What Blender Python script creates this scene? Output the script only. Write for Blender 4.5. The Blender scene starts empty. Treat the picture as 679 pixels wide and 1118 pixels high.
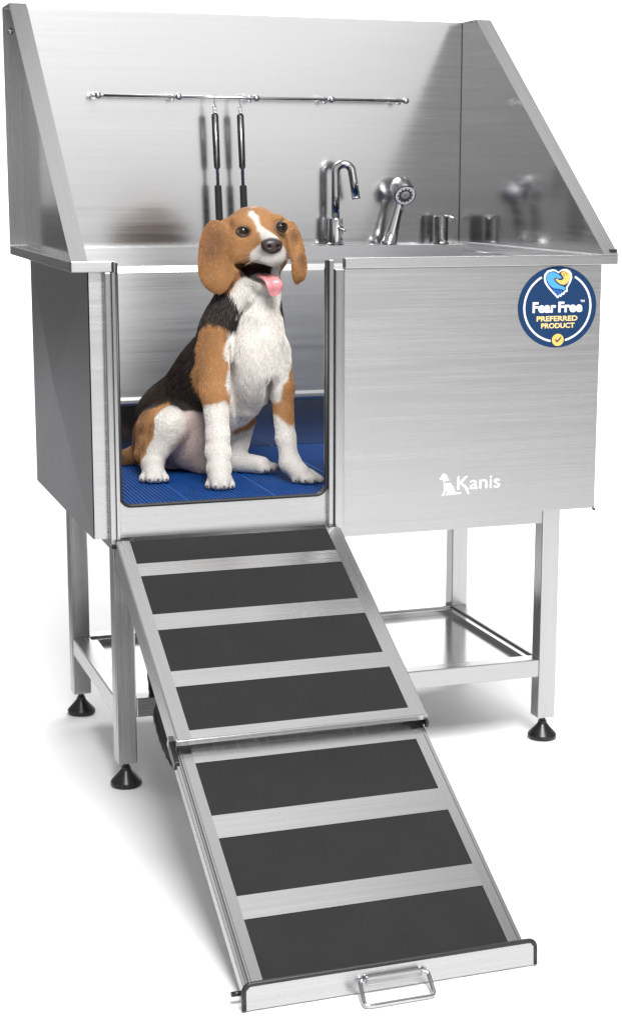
import bpy, math, random
import numpy as np
from mathutils import Vector, Matrix
random.seed(4); rng = np.random.default_rng(4)
S = bpy.context.scene
COL = S.collection
V = Vector

PAPER_Y0, PAPER_X, PAPER_S = -30.0, -.22, .13
WHIGH = .42; WFRONT = .66
LAMPS = [('key_softbox', (.1, -2.95, 3.95), (.45, .1, .4), 1.8, 1.8, 300),
 ('overhead_softbox', (1.25, .75, 4.0), (.6, .1, .4), 2.0, 2.0, 10),
 ('added_backdrop_fill', (3.2, 4.0, 4.2), (3.0, 5.8, .3), 5.0, 2.4, 440)]  # last lamp added to bring the backdrop up to full white
FUR_N = 170000

# ------------------------------------------------------------------ materials
def new_mat(name):
    m = bpy.data.materials.new(name); m.use_nodes = True
    nt = m.node_tree; b = nt.nodes['Principled BSDF']
    return m, nt, b
def N(nt, t, **kw):
    n = nt.nodes.new(t)
    for k, v in kw.items():
        if k.startswith('_'): setattr(n, k[1:], v)
        else: n.inputs[k].default_value = v
    return n
def ramp(nt, src, stops):
    r = nt.nodes.new('ShaderNodeValToRGB')
    e = r.color_ramp.elements
    while len(e) < len(stops): e.new(0.5)
    for i, (p, c) in enumerate(stops):
        e[i].position = p; e[i].color = (c, c, c, 1) if isinstance(c, (int, float)) else (*c, 1)
    nt.links.new(src, r.inputs[0]); return r
def maprange(nt, src, a, b):
    r = N(nt, 'ShaderNodeMapRange'); r.inputs[3].default_value = a; r.inputs[4].default_value = b
    nt.links.new(src, r.inputs[0]); return r.outputs[0]

def steel(name, lo, hi, rough, aniso=0.65, bump=0.02):
    m, nt, b = new_mat(name); L = nt.links
    uv = N(nt, 'ShaderNodeUVMap'); uv.uv_map = 'UVMap'
    oi = N(nt, 'ShaderNodeObjectInfo')
    mul = N(nt, 'ShaderNodeVectorMath', _operation='MULTIPLY'); mul.inputs[1].default_value = (37, 53, 91)
    cb = N(nt, 'ShaderNodeCombineXYZ')
    for i in range(3): L.new(oi.outputs['Random'], cb.inputs[i])
    L.new(cb.outputs[0], mul.inputs[0])
    add = N(nt, 'ShaderNodeVectorMath', _operation='ADD'); L.new(uv.outputs[0], add.inputs[0]); L.new(mul.outputs[0], add.inputs[1])
    def streak(su, sv, det):
        mp = N(nt, 'ShaderNodeMapping'); mp.inputs['Scale'].default_value = (su, sv, 1)
        L.new(add.outputs[0], mp.inputs[0])
        no = N(nt, 'ShaderNodeTexNoise', Scale=1.0, Detail=det, Roughness=0.6); no.noise_dimensions = '3D'
        L.new(mp.outputs[0], no.inputs['Vector']); return no.outputs['Fac']
    fine = streak(5, 900, 3); mid = streak(2.2, 110, 3); big = streak(1.1, 3.0, 2)
    mx = N(nt, 'ShaderNodeMath', _operation='MULTIPLY_ADD'); mx.inputs[1].default_value = 0.55
    L.new(fine, mx.inputs[0])
    m2 = N(nt, 'ShaderNodeMath', _operation='MULTIPLY'); m2.inputs[1].default_value = 0.45; L.new(mid, m2.inputs[0]); L.new(m2.outputs[0], mx.inputs[2])
    c = ramp(nt, mx.outputs[0], [(0.3, (lo, lo, lo * 1.005)), (0.7, (hi, hi, hi * 1.005))])
    L.new(c.outputs[0], b.inputs['Base Color'])
    r1 = maprange(nt, mx.outputs[0], rough - 0.10, rough + 0.10)
    r2 = N(nt, 'ShaderNodeMath', _operation='MULTIPLY_ADD'); r2.inputs[1].default_value = 0.12; L.new(big, r2.inputs[0])
    sub = N(nt, 'ShaderNodeMath', _operation='SUBTRACT'); sub.inputs[1].default_value = 0.06
    L.new(r1, r2.inputs[2]); L.new(r2.outputs[0], sub.inputs[0]); L.new(sub.outputs[0], b.inputs['Roughness'])
    b.inputs['Metallic'].default_value = 1
    b.inputs['Anisotropic'].default_value = aniso; b.inputs['Anisotropic Rotation'].default_value = 0.25
    tg = N(nt, 'ShaderNodeTangent'); tg.direction_type = 'UV_MAP'; tg.uv_map = 'UVMap'
    L.new(tg.outputs[0], b.inputs['Tangent'])
    bp = N(nt, 'ShaderNodeBump', Strength=bump, Distance=0.001); L.new(mx.outputs[0], bp.inputs['Height']); L.new(bp.outputs[0], b.inputs['Normal'])
    return m
def plain(name, col, rough=0.5, metal=0, var=0.15, nscale=120, bump=0.0, spec=0.5, coat=0):
    m, nt, b = new_mat(name); L = nt.links
    tc = N(nt, 'ShaderNodeTexCoord')
    no = N(nt, 'ShaderNodeTexNoise', Scale=nscale, Detail=4, Roughness=0.6); L.new(tc.outputs['Object'], no.inputs['Vector'])
    c = ramp(nt, no.outputs['Fac'], [(0.3, tuple(x * (1 - var) for x in col)), (0.7, tuple(min(1, x * (1 + var)) for x in col))])
    L.new(c.outputs[0], b.inputs['Base Color'])
    L.new(maprange(nt, no.outputs['Fac'], rough - 0.06, rough + 0.06), b.inputs['Roughness'])
    b.inputs['Metallic'].default_value = metal; b.inputs['Specular IOR Level'].default_value = spec; b.inputs['Coat Weight'].default_value = coat
    if bump:
        bp = N(nt, 'ShaderNodeBump', Strength=bump, Distance=0.0006); L.new(no.outputs['Fac'], bp.inputs['Height']); L.new(bp.outputs[0], b.inputs['Normal'])
    return m

M = {}
M['steel'] = steel('brushed_steel', .46, .53, .26)
M['steel_bright'] = steel('bright_brushed_steel', .46, .54, .27)
M['steel_soft'] = steel('satin_brushed_sheet', .56, .62, .40, aniso=.4)
M['steel_sheet'] = steel('smooth_brushed_sheet', .50, .56, .19, aniso=.45)
M['steel_mirror'] = steel('fine_brushed_sheet', .50, .55, .13, aniso=.35, bump=.01)
M['chrome'] = plain('polished_chrome', (.54, .54, .55), .09, 1, .03, 40)
M['rubber'] = plain('black_rubber', (.012, .012, .013), .42, 0, .2, 300, .1)
M['plastic'] = plain('black_plastic', (.010, .010, .011), .3, 0, .2, 200, .02)
M['gloss'] = plain('gloss_black_sleeve', (.008, .008, .008), .12, 0, .2, 100)
M['foam'] = plain('black_foam_grip', (.012, .012, .012), .8, 0, .3, 900, .6)
M['navy'] = plain('navy_vinyl', (.006, .032, .098), .5, 0, .04, 60, spec=.2)
M['white_ink'] = plain('white_print', (.82, .82, .82), .5, 0, .02, 60)
M['yellow_ink'] = plain('gold_print', (.80, .46, .10), .5, 0, .03, 60)
M['cream_ink'] = plain('pale_gold_print', (.80, .58, .24), .5, 0, .03, 60)
M['blue_ink'] = plain('sky_blue_print', (.06, .30, .72), .5, 0, .05, 60)
M['deepblue_ink'] = plain('mid_blue_print', (.02, .12, .42), .5, 0, .05, 60)
M['valve_face'] = plain('dark_spray_face', (.05, .05, .05), .4, 0, .1, 200)
M['white_plastic'] = plain('white_spray_plate', (.62, .62, .62), .35, 0, .04, 80)
M['grey_plastic'] = plain('grey_spray_cap', (.22, .22, .22), .35, 0, .08, 80)
M['paper'] = plain('white_paper_sweep', (.88, .88, .88), .7, 0, .01, 3)
M['studio'] = plain('added_grey_floor', (.16, .16, .165), .7, 0, .08, 2)

def grip_mat():
    m, nt, b = new_mat('charcoal_grip_tread'); L = nt.links
    uv = N(nt, 'ShaderNodeUVMap'); uv.uv_map = 'UVMap'
    vo = N(nt, 'ShaderNodeTexVoronoi', Scale=420); L.new(uv.outputs[0], vo.inputs['Vector'])
    no = N(nt, 'ShaderNodeTexNoise', Scale=14, Detail=4); L.new(uv.outputs[0], no.inputs['Vector'])
    c = ramp(nt, no.outputs['Fac'], [(0.3, (.017, .017, .0175)), (0.7, (.020, .020, .0205))]); L.new(c.outputs[0], b.inputs['Base Color'])
    b.inputs['Roughness'].default_value = .7; b.inputs['Specular IOR Level'].default_value = .2
    bp = N(nt, 'ShaderNodeBump', Strength=.6, Distance=0.0006); L.new(vo.outputs['Distance'], bp.inputs['Height']); L.new(bp.outputs[0], b.inputs['Normal'])
    return m
M['grip'] = grip_mat()
def mat_blue():
    m, nt, b = new_mat('blue_rubber_mat'); L = nt.links
    tc = N(nt, 'ShaderNodeTexCoord')
    no = N(nt, 'ShaderNodeTexNoise', Scale=60, Detail=4); L.new(tc.outputs['Object'], no.inputs['Vector'])
    c = ramp(nt, no.outputs['Fac'], [(0.3, (.004, .050, .21)), (0.7, (.006, .070, .28))]); L.new(c.outputs[0], b.inputs['Base Color'])
    b.inputs['Roughness'].default_value = .6; b.inputs['Specular IOR Level'].default_value = .25
    bp = N(nt, 'ShaderNodeBump', Strength=.25, Distance=0.0006); L.new(no.outputs['Fac'], bp.inputs['Height']); L.new(bp.outputs[0], b.inputs['Normal'])
    return m
M['blue'] = mat_blue()

# ------------------------------------------------------------------ mesh builder
AX = {'x': V((1, 0, 0)), 'y': V((0, 1, 0)), 'z': V((0, 0, 1))}
class MB:
    def __init__(s, brush='x'):
        s.v = []; s.f = []; s.b = []; s.sm = []; s.brush = AX[brush] if isinstance(brush, str) else brush
    def add(s, vs, fs, smooth=False, brush=None):
        o = len(s.v); s.v += [V(p) for p in vs]
        bb = s.brush if brush is None else (AX[brush] if isinstance(brush, str) else brush)
        for f in fs:
            s.f.append([i + o for i in f]); s.b.append(bb); s.sm.append(smooth)
        return s
    def box(s, x0, x1, y0, y1, z0, z1, brush=None):
        return s.add([(x0, y0, z0), (x1, y0, z0), (x1, y1, z0), (x0, y1, z0), (x0, y0, z1), (x1, y0, z1), (x1, y1, z1), (x0, y1, z1)],
              [(0, 3, 2, 1), (4, 5, 6, 7), (0, 1, 5, 4), (1, 2, 6, 5), (2, 3, 7, 6), (3, 0, 4, 7)], brush=brush)
    def prism(s, pts, ext, brush=None):
        pts = [V(p) for p in pts]; e = V(ext); n = len(pts)
        nn = V((0, 0, 0))
        for i in range(n): nn += pts[i].cross(pts[(i + 1) % n])
        if nn.dot(e) > 0: pts = pts[::-1]
        vs = pts + [p + e for p in pts]
        fs = [list(range(n)), list(range(2 * n - 1, n - 1, -1))] + [(i, i + n, (i + 1) % n + n, (i + 1) % n) for i in range(n)]
        return s.add(vs, fs, brush=brush)
    def obox(s, o, ex, ey, ez, a, b, c, brush=None):
        """box in the frame o + ex,ey,ez with ranges a,b,c"""
        vs = [o + ex * a[i] + ey * b[j] + ez * c[k] for k in (0, 1) for (i, j) in ((0, 0), (1, 0), (1, 1), (0, 1))]
        return s.add(vs, [(0, 3, 2, 1), (4, 5, 6, 7), (0, 1, 5, 4), (1, 2, 6, 5), (2, 3, 7, 6), (3, 0, 4, 7)], brush=brush)
    def tube(s, path, r, n=12, closed=False):
        P = [V(p) for p in path]; m = len(P); rs = r if isinstance(r, (list, tuple)) else [r] * m
        T = []
        for i in range(m):
            a = P[(i - 1) % m] if (closed or i > 0) else P[i]; b = P[(i + 1) % m] if (closed or i < m - 1) else P[i]
            T.append((b - a).normalized())
        up = V((0, 0, 1)) if abs(T[0].z) < .9 else V((1, 0, 0))
        nrm = (up - T[0] * up.dot(T[0])).normalized(); vs = []
        for i in range(m):
            nrm = (nrm - T[i] * nrm.dot(T[i])).normalized(); bn = T[i].cross(nrm)
            for k in range(n):
                a = 2 * math.pi * k / n; vs.append(P[i] + (nrm * math.cos(a) + bn * math.sin(a)) * rs[i])
        fs = []
        for i in range(m if closed else m - 1):
            j = (i + 1) % m
            for k in range(n): fs.append((i * n + k, i * n + (k + 1) % n, j * n + (k + 1) % n, j * n + k))
        o = len(s.v); s.add(vs, fs, True)
        if not closed:
            s.f.append([o + k for k in range(n)][::-1]); s.b.append(s.brush); s.sm.append(False)
            s.f.append([o + (m - 1) * n + k for k in range(n)]); s.b.append(s.brush); s.sm.append(False)
        return s
    def lathe(s, prof, o=(0, 0, 0), axis=(0, 0, 1), n=32, smooth=True):
        o = V(o); ax = V(axis).normalized(); up = V((0, 0, 1)) if abs(ax.z) < .9 else V((1, 0, 0))
        e1 = (up - ax * up.dot(ax)).normalized(); e2 = ax.cross(e1); vs = []; fs = []
        for (r, h) in prof:
            for k in range(n):
                a = 2 * math.pi * k / n; vs.append(o + ax * h + (e1 * math.cos(a) + e2 * math.sin(a)) * max(r, 1e-5))
        for i in range(len(prof) - 1):
            for k in range(n): fs.append((i * n + k, i * n + (k + 1) % n, (i + 1) * n + (k + 1) % n, (i + 1) * n + k))
        fs.append(tuple(range(n))[::-1]); fs.append(tuple((len(prof) - 1) * n + k for k in range(n)))
        return s.add(vs, fs, smooth)
    def ball(s, c, r, n=16):
        prof = [(r * math.sin(math.pi * i / n), -r * math.cos(math.pi * i / n)) for i in range(n + 1)]
        return s.lathe(prof, c, (0, 0, 1), n * 2)
    def build(s, name, mat, parent=None, bevel=0, sub=0, auto=None):
        me = bpy.data.meshes.new(name); me.from_pydata([tuple(v) for v in s.v], [], s.f); me.update()
        uvl = me.uv_layers.new(name='UVMap'); uv = np.zeros(len(me.loops) * 2, np.float32)
        for p, b, sm in zip(me.polygons, s.b, s.sm):
            p.use_smooth = sm; n = p.normal
            if abs(b.dot(n)) > .85:
                b = AX['z'] if abs(n.z) < .7 else AX['x']
            bp = (b - n * b.dot(n)).normalized(); c = n.cross(bp)
            for li in p.loop_indices:
                co = me.vertices[me.loops[li].vertex_index].co
                uv[2 * li] = co.dot(bp); uv[2 * li + 1] = co.dot(c)
        uvl.data.foreach_set('uv', uv)
        o = bpy.data.objects.new(name, me); COL.objects.link(o); me.materials.append(mat if not isinstance(mat, str) else M[mat])
        if parent is not None: attach(o, parent)
        if bevel:
            md = o.modifiers.new('bevel', 'BEVEL'); md.width = bevel; md.segments = 2; md.limit_method = 'ANGLE'; md.angle_limit = math.radians(40)
        if sub:
            md = o.modifiers.new('subsurf', 'SUBSURF'); md.levels = sub; md.render_levels = sub
        if auto is not None:
            me.set_sharp_from_angle(angle=math.radians(auto))
        return o
def wloc(o):
    l = o.location.copy()
    while o.parent is not None: o = o.parent; l = l + o.location
    return l
def attach(o, parent):
    o.parent = parent; o.location = o.location - wloc(parent)
def tag(o, label=None, cat=None, group=None, kind=None):
    for k, v in (('label', label), ('category', cat), ('group', group), ('kind', kind)):
        if v: o[k] = v
    return o
def empty(name, loc):
    o = bpy.data.objects.new(name, None); COL.objects.link(o); o.location = loc; o.empty_display_size = .05; return o

def text_mesh(txt, bold=0.0, shear=0.0):
    """lettering as flat outline mesh data: (verts2d, faces) with its bounding box"""
    cu = bpy.data.curves.new('lettering', 'FONT'); cu.body = txt; cu.offset = bold; cu.shear = shear; cu.resolution_u = 6; cu.fill_mode = 'FRONT' if False else 'BOTH'
    ob = bpy.data.objects.new('lettering', cu); COL.objects.link(ob)
    dg = bpy.context.evaluated_depsgraph_get(); dg.update()
    me = bpy.data.meshes.new_from_object(ob.evaluated_get(dg))
    vs = [(v.co.x, v.co.y) for v in me.vertices]; fs = [tuple(p.vertices) for p in me.polygons]
    bpy.data.objects.remove(ob); bpy.data.curves.remove(cu); bpy.data.meshes.remove(me)
    return vs, fs
def put_text(mb, txt, x0, x1, z0, z1, y, thick, bold=0.02, capref=None):
    vs, fs = text_mesh(txt, bold)
    ax = min(v[0] for v in vs); bx = max(v[0] for v in vs)
    by = max(v[1] for v in vs)
    f = lambda v: (x0 + (v[0] - ax) / (bx - ax) * (x1 - x0), z0 + v[1] / by * (z1 - z0))
    p = [f(v) for v in vs]; n = len(p)
    top = [(a, y - thick, c) for a, c in p]; bot = [(a, y, c) for a, c in p]
    edges = {}
    for f_ in fs:
        for i in range(len(f_)):
            e = (f_[i], f_[(i + 1) % len(f_)]); edges[e] = 1
    side = [(a, b, b + n, a + n) for (a, b) in edges if (b, a) not in edges]
    mb.add(top + bot, list(fs) + side)

# ------------------------------------------------------------------ setting
fl = MB(); fl.add([(-60, -60, 0), (60, -60, 0), (60, 60, 0), (-60, 60, 0)], [(0, 1, 2, 3)])
fl.v = [v + V((0, 0, -.006)) for v in fl.v]
o = fl.build('floor', 'studio'); tag(o, kind='structure')  # unseen dark floor, added so the steel's left faces reflect dark
# white seamless paper: lies on the added grey floor and sweeps up behind the tub
pw = MB(); prof = [(PAPER_Y0, 0.0), (-1.0, 0.0), (0, 0), (3.0, 0.0), (6.0, 0.0)]
for i in range(1, 13):
    a = math.pi / 2 * i / 12; prof.append((6.0 + 2.0 * math.sin(a), 2.0 - 2.0 * math.cos(a)))
prof.append((8.0, 5.0))
pv = []; pf = []
for (y, z) in prof:
    xl = PAPER_X + PAPER_S * max(y, -3) + min(0, y + 3) * .6
    pv += [(xl, y, z), (9.0, y, z)]
for i in range(len(prof) - 1): pf.append((2 * i, 2 * i + 1, 2 * i + 3, 2 * i + 2))
pw.add(pv, pf, True)
o = pw.build('backdrop', 'paper'); tag(o, kind='structure')

# ------------------------------------------------------------------ grooming tub
H, T, D, HB, ZT = .924, .018, .686, 1.385, .454
tub = empty('grooming_tub', (.5, .33, 0))
tag(tub, 'brushed stainless steel dog washing tub on four legs with tall splash back', 'washing tub')

# inner and outer walls
fw = MB('x')     # front wall with the round-cornered doorway, open at the top
x0, x1, zo, rr = .0778, .4455, .5088, .018
pts = [(.032, ZT), (.968, ZT), (.968, H - T), (x1, H - T)]
arc = lambda cx, cz, a0, a1: [(cx + rr * math.cos(math.radians(a)), cz + rr * math.sin(math.radians(a))) for a in np.linspace(a0, a1, 8)]
dl = arc(x1 - rr, zo + rr, 0, -90) + arc(x0 + rr, zo + rr, -90, -180)
def slab(mb, poly, y0, y1): mb.prism([(x, y0, z) for x, z in poly], (0, y1 - y0, 0))
# built from convex pieces butted end to end
slab(fw, [(.032, ZT), (x0, ZT), (x0, H - T), (.032, H - T)], .018, .030)
slab(fw, [(x1, ZT), (.968, ZT), (.968, H - T), (x1, H - T)], .018, .030)
bt = [(x0, ZT), (x1, ZT)] + [(x1, zo + rr)] + arc(x1 - rr, zo + rr, 0, -90)[1:] + arc(x0 + rr, zo + rr, -90, -180)
slab(fw, bt, .018, .030)
fw.build('front_wall', 'steel', tub)
seal = MB(); path = [(x1, .017, H - .004)] + [(x, .017, z) for x, z in dl] + [(x0, .017, H - .004)]
seal.tube(path, .0032, 10); seal.build('edge_seal', 'rubber', tub)
sw = MB('z')     # outer side walls, cross-braked (a shallow pyramid pressed into the sheet)
for sx, xo in ((-1, .030), (1, .970)):
    ya, yb, za, zb = .018, .622, ZT, H - T
    c = (xo + sx * .010, (ya + yb) / 2, (za + zb) / 2)
    q = [(xo, ya, za), (xo, yb, za), (xo, yb, zb), (xo, ya, zb)]
    fs = [(0, 1, 4), (1, 2, 4), (2, 3, 4), (3, 0, 4)]
    w = MB('z'); w.add(q + [c], [f if sx > 0 else f[::-1] for f in fs])
    w.box(xo + .002 if sx < 0 else xo - .014, xo + .014 if sx < 0 else xo - .002, ya + .0125, yb, za + .001, zb)
    w.build('side_wall', 'steel_sheet', tub)
iw = MB('x')     # back of the basin in section: lip, bend, wall, bead, lower wall
bp = [(.6065, .920), (.6065, .883), (.600, .870), (.600, .6185), (.590, .613), (.590, .607), (.600, .6005), (.600, .497)]
xa, xb = .044, .956
lw_ = MB('x')
for i in range(len(bp) - 1):
    (y0, z0), (y1, z1) = bp[i], bp[i + 1]
    (lw_ if i == len(bp) - 2 else iw).add([(xa, y0, z0), (xb, y0, z0), (xb, y1, z1), (xa, y1, z1)], [(3, 2, 1, 0)])
iw.box(xa, xb, .6070, .612, ZT + .002, .9195)
iw.build('back_wall', 'steel_soft', tub); lw_.build('lower_back_wall', 'steel_sheet', tub)
bs = MB('x'); bs.box(.046, .954, .0305, .5985, ZT + .001, .497); bs.build('basin_floor', 'steel_sheet', tub)

rim = MB('x')
rim.box(0, .0735, 0, .0176, H - T, H)
rim.box(.4745, 1.0, 0, .0176, H - T, H)
rim.box(0, .0440, .0178, D, H - T, H, 'y'); rim.box(.956, 1.0, .0178, D, H - T, H, 'y')
rim.box(.0442, .9558, .6068, D, H - T + .002, H - .0035)
rim.build('rim', 'steel_bright', tub, bevel=.0015)
bm = MB(); bm.box(.986, 1.0005, .004, .026, H + .0002, H + .010); bm.build('bumper', 'rubber', tub, bevel=.002)

# splash back and side screens
bk = MB('x'); bk.box(.0345, .9655, .6645, .668, H - .0033, HB); bk.box(.0345, .9655, .6682, .686, HB - .012, HB)
bk.build('back_panel', 'steel_sheet', tub, bevel=.0008)
for sx in (0, 1):
    mx = (lambda x: x) if sx == 0 else (lambda x: 1 - x)
    sgn = 1 if sx == 0 else -1
    w = MB('y')
    zb = H + .0004
    # sheet, very slightly splayed
    prof = [(.004, zb), (.6838, zb), (.6838, HB - .003), (.590, HB - .003)]
    xi = lambda y: .0272 + (.0335 - .0272) * y / .668
    ins = [(mx(xi(y)), y, z) for y, z in prof]; outs = [(mx(xi(y) - .0016), y, z) for y, z in prof]
    nf = 4
    fs = [(0, 1, 2, 3), (7, 6, 5, 4)] + [(i, i + 4, (i + 1) % 4 + 4, (i + 1) % 4) for i in range(4)]
    if sx: fs = [f[::-1] for f in fs]
    fs = [tuple(f)[::-1] for f in fs]
    w.add(ins + outs, fs)
    w.build('side_screen', 'steel_mirror', tub)
    # sloped front flange, top flange, rear flange, bottom flange: folded strips
    fb = MB(V((0, .592, .461)).normalized())
    sl = V((0, .592, HB - H)).normalized(); nn = V((0, -sl.z, sl.y))
    fb.prism([V((mx(0), 0, H + .0006)), V((mx(xi(0) + .0004), 0, H + .0006)), V((mx(xi(.592) + .0004), .592, HB)), V((mx(0), .592, HB))], nn * -.0013)
    a, b = sorted((mx(0), mx(.0335)))
    fb.box(a, b, .5925, .686, HB - .0025, HB, 'y')
    a, b = sorted((mx(0), mx(.0330)))
    fb.box(a, b, .684, .686, H + .0004, HB - .0027, 'z')
    fb.build('screen_flange', 'steel_bright', tub)
bl = MB(); bl.lathe([(.0065, 0), (.0065, .003), (.004, .006), (.0, .0068)], (.0145, .684, 1.340), (0, -1, 0), 20); bl.build('bolt', 'chrome', tub)
for y in (.12, .30, .50):
    bl = MB(); bl.lathe([(.004, 0), (.004, -.003), (.0, -.0035)], (.012, y, H - T), (0, 0, 1), 16); bl.build('bolt', 'chrome', tub)

# door slides, left and right of the doorway
for k, (xs0, xs1) in enumerate(((.0555, .0662), (.4575, .4735))):
    w = MB('z'); w.box(xs0, xs1, .002, .0176, .4455, H - T - .0002 if k == 0 else H - T - .0002)
    w.build('door_slide', 'steel_bright', tub, bevel=.002)
    w = MB('z'); a, b = ((.0680, .0745), (.4475, .4555))[k]; w.box(a, b, .006, .0176, .4475, H - .003); w.build('slide_strip', 'steel', tub, bevel=.001)
cl = MB(); cl.box(.0575, .0735, -.001, .0052, .4395, .4475); cl.build('slide_stop', 'plastic', tub, bevel=.001)
cl = MB(); cl.ball((.0665, -.0005, .4380), .0035, 8); cl.build('stop_screw', 'chrome', tub)
cl = MB(); cl.box(.0668, .0715, -.0008, .003, .9055, .9235); cl.build('slide_stop', 'plastic', tub, bevel=.001)

# sliding door, wide plain panel
door = empty('door', (.7225, .012, ZT)); attach(door, tub)
dm = MB('x'); dm.box(.4752, .9715, .0075, .0165, ZT, H - T - .0006); dm.build('door_panel', 'steel', door, bevel=.0012)
dk = MB(); dk.box(.9690, .9722, .004, .012, ZT - .004, ZT - .0003); dk.build('door_stop', 'plastic', door)
dk = MB('z'); dk.box(.4738, .4752, .0065, .0165, ZT + .001, H - T - .001); dk.build('door_edge', 'steel_bright', door)
YD = .0075
lg = MB()    # pressed white mark: sitting dog and name
def lz(zx, zy): return (.6608 + (zx - 75) / 6.79 * .00182, .5336 - (zy - 122) / 6.79 * .00166)
def flat(mb, poly, y, th): mb.prism([(x, y, z) for x, z in poly], (0, -th, 0))
head = [(62, 150), (72, 143), (78, 124), (95, 113), (112, 124), (124, 148), (134, 168), (118, 172), (110, 158), (108, 178), (92, 178), (86, 160), (68, 158)]
body = [(92, 190), (128, 188), (142, 184), (160, 214), (176, 248), (184, 262), (224, 263), (222, 271), (170, 276), (110, 278), (112, 268), (124, 260), (110, 240), (104, 258), (96, 282), (78, 280), (94, 258), (96, 222)]
flat(lg, [lz(*p) for p in head], YD, .0006); flat(lg, [lz(*p) for p in body], YD, .0006)
put_text(lg, 'Kanis', .6925, .7772, .5045, .5285, YD, .0006, .004)
flat(lg, [(.7050, .5110), (.7085, .5135), (.7168, .4962), (.7132, .4948)], YD - .0002, .0006)
lg.build('brand_mark', 'white_ink', door)

# round badge on the door
badge = empty('badge', (.883, .0075, .8308)); attach(badge, tub)
BX, BZ, RX, RZ = .8835, .8308, .0783, .0737
def bq(x, y): return (BX + (x - 327) / 247 * RX, BZ + (363 - y) / 247 * RZ)
def disc(mb, cx, cy, r, y, th, n=72):
    flat(mb, [bq(cx + r * math.cos(2 * math.pi * k / n), cy + r * math.sin(2 * math.pi * k / n)) for k in range(n)], y, th)
m_ = MB(); disc(m_, 327, 363, 247, YD, .0010); m_.build('disc', 'navy', badge)
Y1 = YD - .0010
m_ = MB()
angs = np.linspace(-90 + 30, 270 - 30, 80)
for a0, a1 in zip(angs[:-1], angs[1:]):
    q = [(327 + r_ * math.cos(math.radians(a)), 363 + r_ * math.sin(math.radians(a))) for r_, a in ((203, a0), (215, a0), (215, a1), (203, a1))]
    m_.add([(bq(*p)[0], Y1 - .0003, bq(*p)[1]) for p in q], [(0, 1, 2, 3)])
m_.build('ring', 'white_ink', badge)
heart = [(327, 152), (308, 138), (285, 135), (258, 142), (240, 162), (235, 188), (242, 216), (262, 245), (290, 275), (325, 311), (338, 298), (346, 303), (355, 288), (365, 290), (372, 276), (388, 270), (386, 248), (404, 218), (414, 188), (411, 163), (396, 143), (370, 133), (345, 138)]
m_ = MB(); flat(m_, [bq(*p) for p in heart], Y1, .0004); m_.build('heart_outline', 'white_ink', badge)
cx, cy = 325, 208
m_ = MB(); flat(m_, [bq(cx + (x - cx) * .86, cy + (y - cy) * .86) for x, y in heart], Y1 - .0004, .0002); m_.build('heart_field', 'navy', badge)
Y2 = Y1 - .0006
m_ = MB(); flat(m_, [bq(*p) for p in [(300, 152), (276, 152), (256, 170), (252, 192), (262, 217), (286, 242), (303, 250), (330, 252), (368, 262), (374, 248), (352, 236), (326, 226), (308, 210), (298, 192), (314, 184), (330, 192), (350, 188), (334, 172), (322, 162)]], Y2, .0002); m_.build('blue_hand', 'blue_ink', badge)
m_ = MB()
for q in ([(292, 250), (306, 256), (332, 292), (324, 298)], [(312, 257), (324, 258), (346, 284), (337, 288)], [(330, 259), (342, 260), (362, 274), (352, 278)]): flat(m_, [bq(*p) for p in q], Y2, .0002)
m_.build('blue_finger', 'deepblue_ink', badge)
m_ = MB(); flat(m_, [bq(*p) for p in [(340, 160), (356, 148), (376, 147), (394, 158), (401, 180), (396, 202), (380, 222), (360, 230), (336, 222), (318, 208), (308, 196), (316, 190), (330, 200), (346, 203), (362, 192), (352, 174)]], Y2, .0002); m_.build('gold_hand', 'yellow_ink', badge)
m_ = MB()
for q in ([(352, 160), (356, 158), (368, 178), (364, 180)], [(368, 154), (372, 152), (384, 170), (380, 173)]): flat(m_, [bq(*p) for p in q], Y2 - .0002, .0001)
m_.build('knuckle_line', 'navy', badge)
m_ = MB()
def btext(mb, t, xa, xb, yb, yt, bold):
    a = bq(xa, yb); c = bq(xb, yt); put_text(mb, t, a[0], c[0], a[1], c[1], Y1, .0004, bold)
btext(m_, 'Fear', 170, 318, 393, 331, .036); btext(m_, 'Free', 332, 484, 393, 331, .036)
btext(m_, 'TM', 471, 497, 337, 323, .02)
m_.build('white_lettering', 'white_ink', badge)
m_ = MB(); btext(m_, 'PREFERRED', 197, 455, 447, 417, .03); btext(m_, 'PRODUCT', 226, 438, 490, 460, .03); m_.build('gold_lettering', 'cream_ink', badge)
m_ = MB(); disc(m_, 333, 563, 46, Y1, .0005, 40); m_.build('tick_border', 'navy', badge)
m_ = MB(); disc(m_, 333, 563, 37, Y1 - .0005, .0003, 40); m_.build('tick_disc', 'yellow_ink', badge)
m_ = MB(); flat(m_, [bq(*p) for p in [(313, 562), (319, 556), (329, 567), (350, 544), (356, 550), (330, 580)]], Y1 - .0008, .0002); m_.build('tick', 'navy', badge)

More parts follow.
